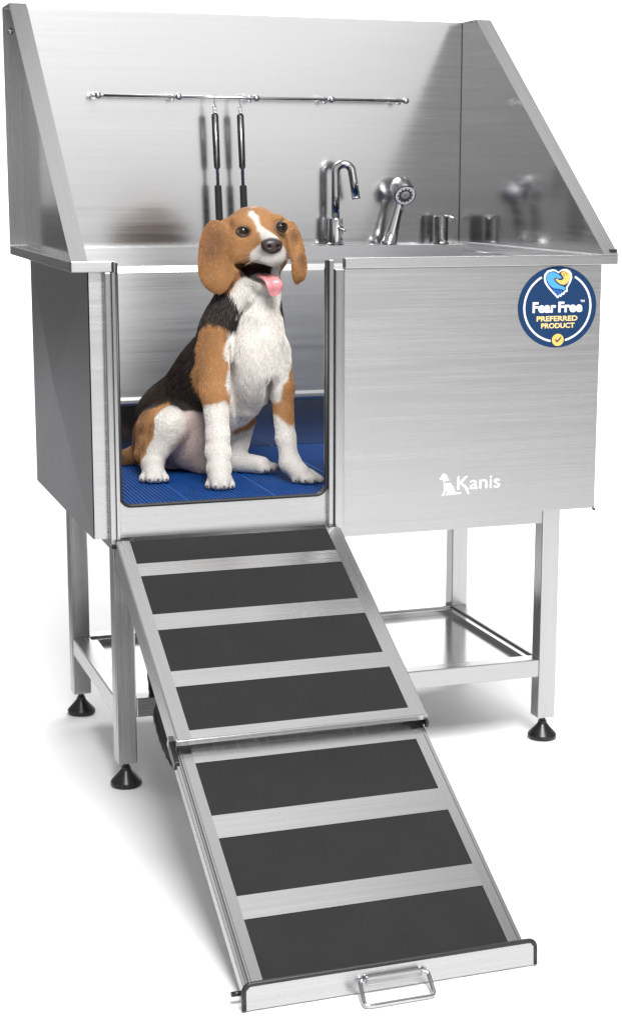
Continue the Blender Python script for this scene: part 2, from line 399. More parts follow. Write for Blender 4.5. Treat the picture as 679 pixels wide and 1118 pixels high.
# legs, base frame, shelf
LW = .0178
for lx, ly in ((.0822, .0455), (.8942, .0455), (.0822, .4765), (.8942, .4765)):
    leg = MB('z'); leg.box(lx - LW, lx + LW, ly - .017, ly + .017, .044, ZT - .0005)
    lo = leg.build('leg', 'steel', tub, bevel=.0022)
    st = MB(); st.lathe([(.0058, .03), (.0058, .0445)], (lx, ly, 0), n=20)
    so = st.build('foot_stem', 'plastic', lo)
    ft = MB(); ft.lathe([(.0262, .0004), (.0276, .002), (.0276, .008), (.0258, .0105), (.0105, .0275), (.0085, .031), (.0085, .035), (.0, .0355)], (lx, ly, 0), n=40)
    ft.build('foot', 'plastic', lo, auto=45)
XL, XR, YF, YB = .0822, .8942, .0455, .4765
bf = MB('x')
bf.box(XL + LW + .0002, XR - LW - .0002, YF - .0165, YF + .0165, .4260, ZT - .001)
bf.box(XL + LW + .0002, XR - LW - .0002, YB - .0165, YB + .0165, .4260, ZT - .001)
for xx in (XL, XR): bf.box(xx - .0165, xx + .0165, YF + .0172, YB - .0172, .4260, ZT - .001, 'y')
bf.build('base_frame', 'steel_bright', tub, bevel=.002)
sf = MB('x')
sf.box(XL + LW + .0002, XR - LW - .0002, YF - .0165, YF + .0165, .1275, .1620)
sf.box(XL + LW + .0002, XR - LW - .0002, YB - .0165, YB + .0165, .1275, .1620)
for xx in (XL, XR): sf.box(xx - .0165, xx + .0165, YF + .0172, YB - .0172, .1275, .1620, 'y')
sf.build('shelf_frame', 'steel', tub, bevel=.002)
sp = MB('x'); a, b, c, d = XL + .018, XR - .018, YF + .018, YB - .018
sp.box(a, b, c, d, .146, .1475)
for q in ((a, a + .012, c, d), (b - .012, b, c, d), (a + .0122, b - .0122, d - .012, d)): sp.box(*q, .1477, .1575)
sp.build('shelf', 'steel_sheet', tub)
hs = MB(); hp = []
for i in range(60):
    t = i / 59
    p0, p1, p2, p3 = V((.190, .16, .450)), V((.112, .06, .16)), V((.135, -.02, -.01)), V((.25, -.06, .022))
    hp.append(p0 * (1 - t) ** 3 + p1 * 3 * t * (1 - t) ** 2 + p2 * 3 * t * t * (1 - t) + p3 * t ** 3)
hs.tube(hp, [.0165 + (.0012 if i % 2 else 0) for i in range(60)], 16); hs.build('drain_hose', 'plastic', tub)

# hanging rail on the splash back
rail = empty('hanging_rail', (.4965, .64, 1.218)); attach(rail, tub)
r_ = MB('x'); r_.tube([(.1720, .617, 1.218), (.8210, .617, 1.218)], .0028, 12); r_.build('rod', 'chrome', rail)
for xk in (.1720, .3345, .4962, .6573, .8212):
    k_ = MB(); k_.lathe([(.0070, 0), (.0070, .003), (.0030, .004), (.0030, .042), (.0058, .043), (.0068, .047), (.0060, .051), (.003, .053), (0, .0532)], (xk, .6642, 1.218), (0, -1, 0), 20); k_.build('bracket', 'chrome', rail, auto=50)

# faucet, valve on the back ledge
ZL = H - .0035
fx, fy = .6685, .623
fa = empty('faucet', (fx, fy, ZL)); attach(fa, tub)
m_ = MB(); m_.lathe([(.0178, 0), (.0178, .003), (.0156, .0045), (.0156, .054), (.0150, .0552), (.0085, .0556), (0, .0557)], (fx, fy, ZL), n=40); m_.build('body', 'chrome', fa, auto=40)
AR = .0172; pp = [(fx, fy, ZL + .05), (fx, fy, ZL + .10), (fx, fy, ZL + .1495)]
ex = V((.95, -.31, 0))
for i in range(1, 17):
    a = math.pi * i / 16 * 0.98; c = V((fx, fy, ZL + .1495)) + ex * AR
    pp.append(c - ex * AR * math.cos(a) + V((0, 0, AR * math.sin(a))))
e = V(pp[-1]); dn_ = (V(pp[-1]) - V(pp[-2])).normalized(); pp += [e + dn_ * .02, e + dn_ * .0525]
m_ = MB(); m_.tube(pp, .0086, 24); m_.build('spout', 'chrome', fa)
m_ = MB(); m_.tube([V(pp[-1]) - dn_ * .001, V(pp[-1]) + dn_ * .0035], .0090, 24); m_.build('nozzle', 'chrome', fa)
q_ = V((fx, fy, ZL + .036)); d_ = V((.30, -.95, 0)).normalized()
m_ = MB(); m_.tube([q_ + d_ * .013, q_ + d_ * .022], .0052, 18); m_.tube([q_ + d_ * .0215 + V((0, 0, -.001)), q_ + d_ * .030 + V((.002, 0, -.006))], .0028, 12); m_.build('lever', 'chrome', fa)
vx, vy = .9065, .622
va = empty('mixer_valve', (vx, vy, ZL)); attach(va, tub)
m_ = MB(); m_.lathe([(.0182, 0), (.0182, .003), (.0156, .004), (.0156, .033), (.0148, .0336), (.0148, .0350), (.0156, .0356), (.0156, .0575), (.0140, .0600), (0, .0602)], (vx, vy, ZL), n=36); m_.build('body', 'chrome', va, auto=30)
m_ = MB(); m_.tube([(vx + .002, vy - .010, ZL + .056), (vx + .012, vy - .017, ZL + .0585), (vx + .019, vy - .021, ZL + .055), (vx + .021, vy - .022, ZL + .047)], [.0038, .0036, .0032, .0030], 14); m_.build('lever', 'chrome', va)

# ------------------------------------------------------------------ hand spray, resting in its holder
hx, hy = .789, .624
sp_ = empty('hand_spray', (hx, hy, ZL)); tag(sp_, 'chrome hand shower with round spray face standing on the back ledge beside the tap', 'hand shower')
h0 = V((hx, hy, ZL + .0006)); h1 = V((hx + .0205, hy - .006, ZL + .083))
m_ = MB(); m_.tube([h0, h0 + V((0, 0, .003)), h0.lerp(h1, .06), h0.lerp(h1, .35), h0.lerp(h1, .75), h1, h1 + V((.002, .001, .010))], [.0175, .0175, .0152, .0126, .0096, .0086, .0094], 28); m_.build('handle', 'chrome', sp_)
ax = V((-.06, -.88, -.47)).normalized(); hc = h1 + V((.0060, -.0050, .0285))
m_ = MB(); m_.lathe([(0, -.025), (.017, -.0245), (.0222, -.022), (.0240, -.015), (.0243, .016), (.0233, .0185), (.0214, .0190), (.0208, .0172), (0, .0170)], hc, ax, 44); m_.build('head', 'chrome', sp_, auto=40)
m_ = MB(); m_.lathe([(.0212, .0168), (.0208, .0184), (0, .0184)], hc, ax, 44); m_.build('spray_face', 'white_plastic', sp_, auto=40)
e1 = ax.cross(V((0, 0, 1))).normalized(); e2 = ax.cross(e1); star = []
for k in range(48):
    a = 2 * math.pi * k / 48; r_s = .0164 if (k % 4) < 2 else .0128; star.append(hc + ax * .0185 + (e1 * math.cos(a) + e2 * math.sin(a)) * r_s)
m_ = MB(); m_.prism(star, ax * .0010); m_.build('nozzle_ring', 'valve_face', sp_)
m_ = MB(); m_.lathe([(.0098, .0196), (.0085, .0207), (.0030, .0209), (.0026, .0202), (0, .0202)], hc, ax, 28); m_.build('centre_cap', 'grey_plastic', sp_, auto=40)
m_ = MB(); m_.tube([h1 + V((.0035, -.0085, -.004)), h1 + V((.0005, -.0105, -.016))], .0030, 12); m_.build('switch', 'valve_face', sp_)

# ------------------------------------------------------------------ two tethers hanging on the rail
def tether(x, label):
    yr = .617; t = empty('hanging_tether', (x, yr, 1.218)); tag(t, label, 'tether', 'black tethers hanging from the rail')
    y = .6125; lean = lambda z: x + .0004 + (1.19 - z) * .034
    P3 = lambda dx, z: (lean(z) + dx, y, z)
    m_ = MB(); hk = [P3(0, 1.200), P3(0, 1.208)]
    for i in range(15):
        a = math.radians(-40 + 230 * i / 14); hk.append((x + .0002 * i, yr - .0050 * math.cos(a), 1.218 + .0055 * math.sin(a)))
    m_.tube(hk, .0011, 8)
    for zc, rr_ in ((1.1985, .0034), (1.1915, .0034)): m_.tube([P3(rr_ * math.cos(a), zc + rr_ * 1.15 * math.sin(a)) for a in np.linspace(0, 2 * math.pi, 20, endpoint=False)], .0009, 8, closed=True)
    m_.build('hook', 'chrome', t)
    # black covered loop round the bright bar
    lp_ = [P3(.0052 * math.cos(a), 1.1805 + .0052 * math.sin(a)) for a in np.linspace(0, math.pi, 10)] + [P3(-.0052, 1.14), P3(-.0048, 1.10)] + [P3(-.0046 * math.cos(a), 1.0815 - .0045 * math.sin(a)) for a in np.linspace(0, math.pi, 10)] + [P3(.0048, 1.10), P3(.0052, 1.14)]
    m_ = MB(); m_.tube(lp_, .0021, 10, closed=True); m_.build('cord_loop', 'gloss', t)
    m_ = MB(); m_.tube([P3(0, 1.183), P3(0, 1.12), P3(0, 1.039)], .0034, 14); m_.build('rod', 'steel_bright', t)
    m_ = MB(); m_.tube([P3(0, z) for z in (1.0435, 1.0428, 1.04, .97, .893, .8905)], [.0060, .0068, .0072, .0075, .0076, .006], 20); m_.build('grip', 'foam', t)
    return t
tether(.4072, 'black handled tether hanging from the rail, the one farther from the tap')
tether(.4602, 'black handled tether hanging from the rail, the one closer to the tap')

# ------------------------------------------------------------------ blue mat
mt = MB('x'); mx0, mx1, my0, my1 = .050, .952, .034, .596
mt.box(mx0, mx1, my0, my1, .4972, .5025)
k = 0
x = mx0 + .004
while x < mx1 - .006:
    w = .0052
    if k % 22 != 21: mt.add([(x, my0, .5026), (x + .0014, my0, .5052), (x + w - .0014, my0, .5052), (x + w, my0, .5026), (x, my1, .5026), (x + .0014, my1, .5052), (x + w - .0014, my1, .5052), (x + w, my1, .5026)], [(0, 1, 5, 4), (1, 2, 6, 5), (2, 3, 7, 6), (0, 3, 2, 1), (4, 5, 6, 7)])
    x += .0072; k += 1
o = mt.build('bath_mat', 'blue'); tag(o, 'ribbed blue rubber mat on the tub floor under the beagle', 'bath mat')

# ------------------------------------------------------------------ ramp
rampo = empty('loading_ramp', (.264, -.42, 0)); tag(rampo, 'two section steel ramp with black grip treads leading from floor up to tub', 'ramp')
A0 = V((0, -.0077, .4539)); ex = V((1, 0, 0)); et = V((0, -.89002, -.45592)); en = V((0, -.45592, .89002))
up = MB(et)
xa, xb = .0650, .4610
up.obox(A0, ex, et, en, (xa + .0182, xb - .0182), (-.004, .0), (-.012, 0)) if False else None
treads_u = [(-.010, .062), (.094, .1905), (.2285, .3252), (.3600, .4545)]
# upper deck: two side channels, cross bars between the treads, front lip
def deck(mb, x0, x1, s0, s1, treads, off, thick=.003):
    inner0, inner1 = .0862, .4372
    mb.obox(A0, ex, et, en, (x0, inner0), (s0, s1), (off - thick, off))
    mb.obox(A0, ex, et, en, (inner1, x1), (s0, s1), (off - thick, off))
    cur = s0
    for (a, b) in treads + [(s1, s1)]:
        if a > cur + .0005: mb.obox(A0, ex, et, en, (inner0, inner1), (cur, a), (off - thick, off), brush='x')
        cur = b
deck(up, xa, xb, .0, .4722, [(.0002, .062)] + treads_u[1:], 0)
up.build('upper_deck', 'steel_bright', rampo)
for (p, q) in ((xa - .0022, xa - .0002), (xb + .0002, xb + .0022)):
    sd = MB(et); sd.obox(A0, ex, et, en, (p, q), (.004, .4715), (-.043, -.0006)); sd.build('side_rail', 'steel', rampo, bevel=.0006)
lp = MB('x'); lp.obox(A0, ex, et, en, (xa - .0022, xb + .0022), (.4724, .4748), (-.0095, .0002)); lp.build('front_lip', 'steel_bright', rampo, bevel=.0007)
ub = MB(et); ub.obox(A0, ex, et, en, (xa + .0002, xb - .0002), (.02, .468), (-.0075, -.0065)); ub.build('under_plate', 'steel', rampo)
for (a, b) in [(.0006, .0614)] + treads_u[1:]:
    g = MB(et); g.obox(A0, ex, et, en, (.0866, .4368), (a + .0004, b - .0004), (-.0042, -.0004)); g.build('tread', 'grip', rampo, bevel=.0004)
OFF = -.020
lo_ = MB(et); LT = [(.5030, .6075), (.6505, .7555), (.7960, .8990)]
deck(lo_, .0705, .4525, .435, .9200, LT, OFF)
lo_.build('lower_deck', 'steel_bright', rampo)
for (a, b) in LT:
    g = MB(et); g.obox(A0, ex, et, en, (.0866, .4368), (a + .0004, b - .0004), (OFF - .0035, OFF - .0004)); g.build('tread', 'grip', rampo, bevel=.0004)
for (p, q, s) in ((.0585, .0700, -1), (.4530, .4600, 1)):
    g = MB(et)
    g.obox(A0, ex, et, en, (p, q), (.44, .9190), (OFF - .0045, OFF - .0025))
    m0 = p if s < 0 else q - .002
    g.obox(A0, ex, et, en, (m0, m0 + .002), (.44, .9190), (OFF - .020, OFF - .0047))
    m1 = q - .0032 if s < 0 else p
    g.obox(A0, ex, et, en, (m1, m1 + .0032), (.44, .9190), (OFF - .0023, OFF + .0004))
    g.obox(A0, ex, et, en, ((p + q) / 2 - .001, (p + q) / 2 + .001), (.44, .9190), (OFF - .0023, OFF - .0008))
    g.build('slide_rail', 'steel', rampo, bevel=.0005)
ul = MB(et); ul.obox(A0, ex, et, en, (.0722, .4508), (.44, .9190), (OFF - .0085, OFF - .0075)); ul.build('under_plate', 'steel', rampo)
jt = MB(); jt.obox(A0, ex, et, en, (.0560, .0635), (.455, .500), (-.034, -.018)); jt.build('slide_block', 'plastic', rampo, bevel=.001)
jt = MB(); jt.obox(A0, ex, et, en, (.4600, .4655), (.470, .482), (-.020, -.010)); jt.build('slide_block', 'plastic', rampo, bevel=.001)
# end plate, square to the ramp, with black edge trim and a wire handle
PO = V((0, -.8205, .0022)); eh = V((0, .06, 1)).normalized(); ef = V((0, -1, .06)).normalized()
PX0, PX1, PH1, ch = .0535, .4665, .0345, .010
PP = lambda x, h, d=0: PO + ex * x + eh * h + ef * d
ep = MB('x')
poly = [(PX0 + .001, 0), (PX1 - .001, 0), (PX1 - .001, PH1 - ch), (PX1 - ch, PH1 - .001), (PX0 + ch, PH1 - .001), (PX0 + .001, PH1 - ch)]
ep.prism([PP(x, h) for x, h in poly], ef * .0030); ep.build('end_plate', 'steel_bright', rampo)
tr = MB(); pth = [(PX0, .0005), (PX0, PH1 - ch)] + [(PX0 + ch - ch * math.cos(a), PH1 - ch + ch * math.sin(a)) for a in np.linspace(.15, math.pi / 2, 7)] + [(PX1 - ch + ch * math.sin(a), PH1 - ch + ch * math.cos(a)) for a in np.linspace(0, math.pi / 2 - .15, 7)] + [(PX1, PH1 - ch), (PX1, .0005)]
tr.tube([PP(x, h, .0014) for x, h in pth], .0034, 10); tr.build('edge_trim', 'rubber', rampo)
hb = MB('x'); hb.box(.2180, .2962, -.8325, -.8232, .0150, .0258); hb.build('handle_bracket', 'steel_bright', rampo, bevel=.0022)
hw = MB(); zc = .0205; yc = -.8278
L0 = [V((.2945, yc, zc)), V((.3015, yc, zc)), V((.3050, yc - .0015, zc - .0015)), V((.3055, yc - .006, zc - .005)), V((.3020, -.8595, .0068)), V((.3000, -.8635, .0046)), V((.2955, -.8648, .0038)), V((.2105, -.8655, .0038)), V((.2058, -.8640, .0046)), V((.2045, -.8600, .0068)), V((.2090, yc - .006, zc - .005)), V((.2095, yc - .0015, zc - .0015)), V((.2130, yc, zc)), V((.2195, yc, zc))]
hw.tube(L0, .0030, 14); hw.build('pull_handle', 'chrome', rampo)
hr = MB(); hr.tube([A0 + et * .905 + en * (OFF - .008) + ex * .0420, A0 + et * .905 + en * (OFF - .008) + ex * .0585], .0035, 10); hr.build('slide_pin', 'plastic', rampo)

DOG_PRIMS=[('c',.3656,.269,.7766,.0666,.3364,.3283,.68,.0802,.03,'torso'),
 ('c',.3364,.3283,.68,.0818,.2743,.4014,.59,.0801,.03,'torso'),
 ('c',.2743,.4014,.59,.0782,.2418,.4203,.5492,.0533,.03,'rump'),
 ('e',.3789,.2242,.7294,.0524,.0609,.0778,.9674,-.2531,0,.2531,.9674,0,-0,0,1,.03,'chest'),
 ('c',.3885,.2083,.7645,.0336,.3821,.1996,.715,.0252,.02,'chest'),
 ('c',.3724,.2517,.6874,.0478,.3251,.3158,.6066,.0444,.03,'belly'),
 ('c',.3821,.1996,.715,.0235,.3666,.245,.6421,.0202,.018,'chest'),
 ('c',.3674,.2685,.8004,.0648,.3845,.2641,.8884,.0494,.03,'neck'),
 ('c',.3826,.2232,.8087,.0404,.3844,.2279,.8753,.0354,.025,'throat'),
 ('c',.3319,.2623,.7679,.0476,.3026,.2286,.6706,.0289,.03,'leg'),
 ('c',.3026,.2286,.6706,.0278,.2974,.199,.5967,.0202,.012,'leg'),
 ('c',.2974,.199,.5967,.0201,.2945,.1894,.5677,.0218,.012,'leg'),
 ('c',.2945,.1894,.5677,.0209,.292,.1746,.5397,.0201,.01,'leg'),
 ('c',.2919,.1746,.5346,.0217,.2857,.1452,.5213,.0209,.01,'paw'),
 ('c',.4116,.2332,.7377,.034,.4212,.2131,.6747,.0247,.02,'leg'),
 ('c',.4212,.2131,.6747,.0238,.427,.1982,.5839,.017,.012,'leg'),
 ('c',.427,.1982,.5839,.017,.4311,.1888,.5421,.0179,.01,'leg'),
 ('c',.4327,.1884,.5369,.0196,.4442,.1627,.5207,.0191,.01,'paw'),
 ('c',.2714,.3608,.5745,.0597,.2369,.2975,.6026,.0351,.025,'thigh'),
 ('c',.2143,.3448,.5935,.0347,.1952,.3343,.5486,.0243,.02,'thigh'),
 ('c',.2341,.2931,.6033,.0308,.1973,.2975,.5403,.0197,.016,'shank'),
 ('c',.1955,.298,.5298,.0215,.1886,.2533,.5194,.0206,.01,'hindpaw'),
 ('c',.288,.341,.5695,.056,.302,.327,.5355,.035,.02,'inner'),
 ('c',.3803,.3324,.602,.0264,.3638,.3212,.5333,.0202,.01,'shank'),
 ('c',.362,.3216,.5226,.0211,.4014,.2752,.521,.0176,.01,'hindpaw'),
 ('c',.2249,.435,.537,.0251,.1714,.4594,.5141,.0143,.012,'tail'),
 ('c',.2761,.1612,.5208,.0091,.2669,.1491,.5128,.0083,.0035,'toe'),
 ('c',.2845,.159,.5207,.0091,.2759,.1343,.5148,.0096,.0035,'toe'),
 ('c',.2941,.1565,.5206,.0092,.2894,.1308,.5147,.0096,.0035,'toe'),
 ('c',.3025,.1543,.5205,.0092,.3045,.1393,.5123,.0083,.0035,'toe'),
 ('c',.4371,.1707,.5206,.0093,.4341,.1591,.513,.0085,.0035,'toe'),
 ('c',.446,.1684,.5205,.0093,.4452,.1438,.5144,.0095,.0035,'toe'),
 ('c',.4544,.1662,.5204,.0093,.4591,.1402,.5136,.0095,.0035,'toe'),
 ('c',.4628,.164,.5203,.0093,.4774,.1498,.5104,.0085,.0035,'toe'),
 ('c',.1766,.2616,.5195,.0085,.1679,.2494,.5135,.0085,.0035,'toe'),
 ('c',.1852,.2594,.5194,.0085,.1781,.2374,.5149,.0095,.0035,'toe'),
 ('c',.1949,.2568,.5193,.0085,.1919,.2338,.5148,.0095,.0035,'toe'),
 ('c',.2035,.2546,.5192,.0085,.2063,.2404,.5129,.0085,.0035,'toe'),
 ('c',.3947,.2769,.5219,.0087,.4003,.2651,.516,.0075,.0035,'toe'),
 ('c',.3997,.2756,.5219,.0087,.4103,.2625,.5173,.0084,.0035,'toe'),
 ('c',.4044,.2744,.5218,.0087,.4219,.2677,.5172,.0084,.0035,'toe'),
 ('c',.4065,.2738,.5218,.0087,.4296,.2781,.5165,.0075,.0035,'toe'),
 ('e',.3818,.2472,.9494,.0588,.0672,.0588,.9674,-.2531,0,.2531,.9674,0,-0,0,1,.02,'skull'),
 ('e',.3524,.2363,.9269,.0351,.0401,.0401,.9674,-.2531,0,.2531,.9674,0,-0,0,1,.018,'cheek'),
 ('e',.4194,.227,.9298,.0235,.0369,.0369,.9674,-.2531,0,.2531,.9674,0,-0,0,1,.014,'cheek'),
 ('c',.3854,.2122,.9407,.0316,.3884,.1587,.9249,.0233,.016,'muzzle'),
 ('c',.386,.1965,.9511,.0182,.3875,.1496,.9431,.0157,.012,'bridge'),
 ('c',.3672,.2035,.9199,.0232,.3788,.1612,.9151,.0158,.008,'flew'),
 ('c',.4106,.1921,.9248,.0166,.4001,.1577,.9199,.0141,.008,'flew'),
 ('c',.3678,.2426,.8881,.0236,.3807,.1917,.8676,.0143,.01,'jaw'),
 ('c',.3807,.1917,.8692,.0141,.3907,.1787,.8649,.0116,.008,'jaw'),
 ('e',.3511,.2118,.982,.0182,.0116,.0074,.9674,-.2531,0,.2531,.9674,0,-0,0,1,.016,'brow'),
 ('e',.4115,.2002,.9869,.0133,.0116,.0075,.9674,-.2531,0,.2531,.9674,0,-0,0,1,.016,'brow'),
 ('e',.3263,.2411,.9567,.025,.0117,.0283,.5606,-.4912,-.6667,-.5111,-.8387,.1881,-.6515,.2353,-.7212,.018,'ear'),
 ('e',.3062,.238,.924,.0616,.0077,.0333,.0163,-.0559,.9983,-.627,-.7783,-.0333,.7789,-.6254,-.0477,.008,'ear'),
 ('e',.3065,.2338,.8945,.0417,.007,.0342,-.0836,.0732,.9938,-.5992,-.8006,.0086,.7962,-.5947,.1108,.01,'ear'),
 ('e',.3276,.2283,.9143,.0383,.0075,.0167,-.0836,.0732,.9938,-.7841,-.6203,-.0202,.615,-.781,.1093,.01,'ear'),
 ('e',.4395,.229,.9662,.0235,.0101,.0134,.4119,-.421,-.8081,.0642,-.8713,.4866,-.9089,-.2523,-.3319,.01,'ear'),
 ('e',.4564,.2215,.9297,.0539,.0084,.0194,-.22,.0071,.9755,.5305,-.8383,.1257,.8187,.5451,.1806,.008,'ear'),
 ('e',.4584,.2168,.8965,.0286,.0076,.016,.0836,-.0732,.9938,.5006,-.8592,-.1054,.8616,.5064,-.0351,.01,'ear'),
 ('s',.3315,.2128,.6781,.0054,.0269,.0505,.9866,-.1554,.0497,.1556,.9878,0,-.0491,.0077,.9988,.022,'crease'),
 ('s',.395,.2024,.6736,.0047,.0236,.0405,.9662,-.2528,-.0499,.2531,.9674,0,.0483,-.0126,.9988,.02,'crease'),
 ('s',.3419,.2029,.7996,.005,.02,.0367,.8964,-.0525,-.4402,.0584,.9983,0,.4395,-.0257,.8979,.022,'crease'),
 ('s',.3742,.181,.8905,.033,.0463,.0159,.9144,-.1255,-.3849,-.0639,-.9835,.169,-.3998,-.1299,-.9074,.005,'mouth'),
 ('s',.3531,.203,.8995,.0182,.0365,.007,.9605,.0342,-.2762,.0404,-.999,.0168,-.2753,-.0273,-.961,.005,'mouth'),
 ('s',.3447,.1897,.9631,.0158,.0099,.0112,.9953,-.0108,.0966,-.0132,-.9996,.024,.0963,-.0252,-.995,.004,'socket'),
 ('s',.4117,.1784,.9711,.0132,.0099,.0112,.7781,-.6276,.0273,-.6275,-.7785,-.0123,.029,-.0076,-.9996,.004,'socket')]
DOG_COAT=[(.3432,.2387,.9863,.0333,'T'),
 (.4206,.2185,.9897,.0284,'T'),
 (.3341,.2204,.9261,.0316,'T'),
 (.3312,.2212,.954,.0232,'T'),
 (.424,.2072,.9471,.02,'T'),
 (.4227,.1972,.9639,.0166,'T'),
 (.3581,.1831,.9486,.0181,'T'),
 (.348,.1961,.9384,.0182,'T'),
 (.3546,.1944,.9678,.0148,'T'),
 (.3975,.1883,.9742,.0116,'T'),
 (.4024,.1819,.958,.0091,'T'),
 (.3707,.2315,1.006,.0017,'W'),
 (.3699,.211,.9934,.0027,'W'),
 (.3702,.2006,.9854,.0033,'W'),
 (.3714,.1931,.9758,.0043,'W'),
 (.3739,.1842,.9663,.0053,'W'),
 (.3774,.1729,.9553,.0082,'W'),
 (.3599,.224,.9997,.01,'T'),
 (.3873,.2117,.9965,.01,'T'),
 (.3578,.1935,.9743,.0082,'T'),
 (.388,.1908,.9774,.0083,'T'),
 (.3758,.1682,.9246,.0148,'W'),
 (.3823,.1613,.9118,.0131,'W'),
 (.4075,.165,.9227,.0148,'W'),
 (.406,.1602,.936,.0099,'W'),
 (.369,.1803,.9111,.0074,'W'),
 (.3524,.2001,.9186,.0157,'T'),
 (.3436,.2179,.9113,.0083,'T'),
 (.3831,.1766,.8602,.0149,'W'),
 (.3723,.2104,.8649,.015,'W'),
 (.405,.1915,.8853,.0133,'W'),
 (.3811,.1926,.8889,.0216,'M'),
 (.3653,.1916,.8925,.0149,'M'),
 (.3515,.1973,.8974,.0116,'M'),
 (.3441,.2075,.9002,.0075,'M'),
 (.3414,.2164,.9023,.005,'M'),
 (.3578,.2194,.897,.0083,'M'),
 (.3495,.2267,.9,.0058,'M'),
 (.3676,.2116,.8898,.0117,'M'),
 (.3638,.1868,.8813,.005,'M'),
 (.357,.1989,.889,.005,'M'),
 (.4023,.1767,.8993,.0132,'M'),
 (.3024,.2287,.954,.0282,'E'),
 (.2941,.2309,.9277,.0282,'E'),
 (.4625,.2075,.9136,.0134,'E'),
 (.4496,.2109,.9567,.0134,'E'),
 (.3033,.2285,.8931,.0366,'T'),
 (.3243,.223,.9014,.0233,'T'),
 (.326,.2329,.9783,.015,'T'),
 (.4528,.21,.9418,.0235,'T'),
 (.4576,.2088,.9003,.0235,'T'),
 (.4351,.2147,.9749,.015,'T'),
 (.3177,.266,.8221,.0355,'B'),
 (.3261,.2328,.811,.0252,'B'),
 (.3391,.2294,.821,.0185,'B'),
 (.3331,.2207,.8017,.0151,'B'),
 (.3094,.2889,.7934,.0239,'B'),
 (.4249,.2173,.83,.0169,'B'),
 (.4327,.2256,.8074,.0152,'B'),
 (.3563,.2973,.8377,.024,'B'),
 (.4337,.2874,.8283,.0345,'B'),
 (.3782,.3329,.7742,.0435,'B'),
 (.3786,.2088,.8433,.0401,'W'),
 (.3788,.1984,.8024,.0401,'W'),
 (.4075,.2012,.7763,.0302,'W'),
 (.3572,.173,.747,.0398,'W'),
 (.3365,.2095,.7558,.0201,'W'),
 (.4015,.1821,.728,.0368,'W'),
 (.3716,.2003,.6849,.0404,'W'),
 (.3424,.2079,.6884,.0219,'W'),
 (.3714,.2313,.6213,.0375,'W'),
 (.2955,.2305,.765,.0235,'T'),
 (.3044,.2178,.776,.0134,'T'),
 (.2878,.2222,.7325,.0234,'T'),
 (.291,.2162,.6995,.0234,'T'),
 (.2955,.215,.6691,.0218,'T'),
 (.2909,.2627,.6891,.017,'T'),
 (.313,.2156,.6633,.0118,'T'),
 (.296,.1994,.617,.0335,'W'),
 (.2951,.1789,.5558,.0368,'W'),
 (.2844,.1404,.5256,.0298,'W'),
 (.436,.2144,.7014,.0136,'T'),
 (.4296,.2058,.6685,.0204,'T'),
 (.4282,.1958,.6373,.0203,'T'),
 (.4098,.2109,.6481,.0136,'T'),
 (.4312,.2002,.5765,.029,'W'),
 (.4365,.1833,.534,.0289,'W'),
 (.4551,.1526,.5141,.027,'W'),
 (.4101,.2005,.6118,.0153,'W'),
 (.2794,.3484,.7199,.0382,'B'),
 (.2524,.3658,.6612,.0454,'B'),
 (.2691,.3098,.6672,.0379,'B'),
 (.2888,.2943,.7148,.0171,'B'),
 (.2239,.4249,.6105,.0355,'D'),
 (.2802,.3069,.6307,.0242,'D'),
 (.259,.3434,.6268,.0244,'B'),
 (.3217,.2753,.6296,.0137,'W'),
 (.198,.3491,.6112,.0225,'D'),
 (.2183,.3127,.636,.0137,'T'),
 (.1956,.3238,.5973,.0207,'T'),
 (.1878,.331,.5635,.0242,'T'),
 (.1844,.3423,.5356,.0208,'T'),
 (.1785,.3438,.5743,.0208,'D'),
 (.1905,.32,.5615,.0172,'D'),
 (.1834,.3322,.5967,.0155,'D'),
 (.1988,.3075,.5925,.0103,'D'),
 (.1832,.3219,.5231,.0138,'T'),
 (.1986,.3075,.5786,.0103,'T'),
 (.2311,.2577,.6187,.0135,'W'),
 (.22,.2709,.5933,.0119,'W'),
 (.2048,.2749,.5659,.0102,'W'),
 (.1931,.2573,.5211,.0221,'W'),
 (.2212,.2809,.6297,.0136,'W'),
 (.2633,.2906,.5954,.0241,'P'),
 (.2817,.2961,.5467,.038,'P'),
 (.238,.2972,.5609,.0155,'P'),
 (.2939,.2929,.5902,.0242,'P'),
 (.2522,.3142,.5278,.0243,'P'),
 (.3104,.2886,.5726,.0155,'P'),
 (.3684,.3045,.5534,.0315,'W'),
 (.3958,.2559,.5261,.0346,'W'),
 (.3694,.2939,.6007,.0156,'T'),
 (.1663,.4607,.5178,.0359,'D'),
 (.2531,.3553,.6396,.0349,'D'),
 (.2831,.3164,.6607,.0207,'D'),
 (.2298,.3924,.6465,.0281,'D'),
 (.2785,.3383,.7071,.0173,'D')]
DOG_PTS={'eye_r':(.3468,.1959,.9629),
 'eye_l':(.4136,.1846,.9704),
 'nose':(.383,.1347,.9405),
 't0':(.3823,.2026,.8834),
 't1':(.3832,.1766,.8824),
 't2':(.3882,.1587,.8784),
 't3':(.3923,.1525,.8697),
 't4':(.3928,.1544,.859),
 'skull':(.3818,.2472,.9494)}
DOG_R=(0.9674,-0.2531,0)
DOG_D=(0.2531,0.9674,0)
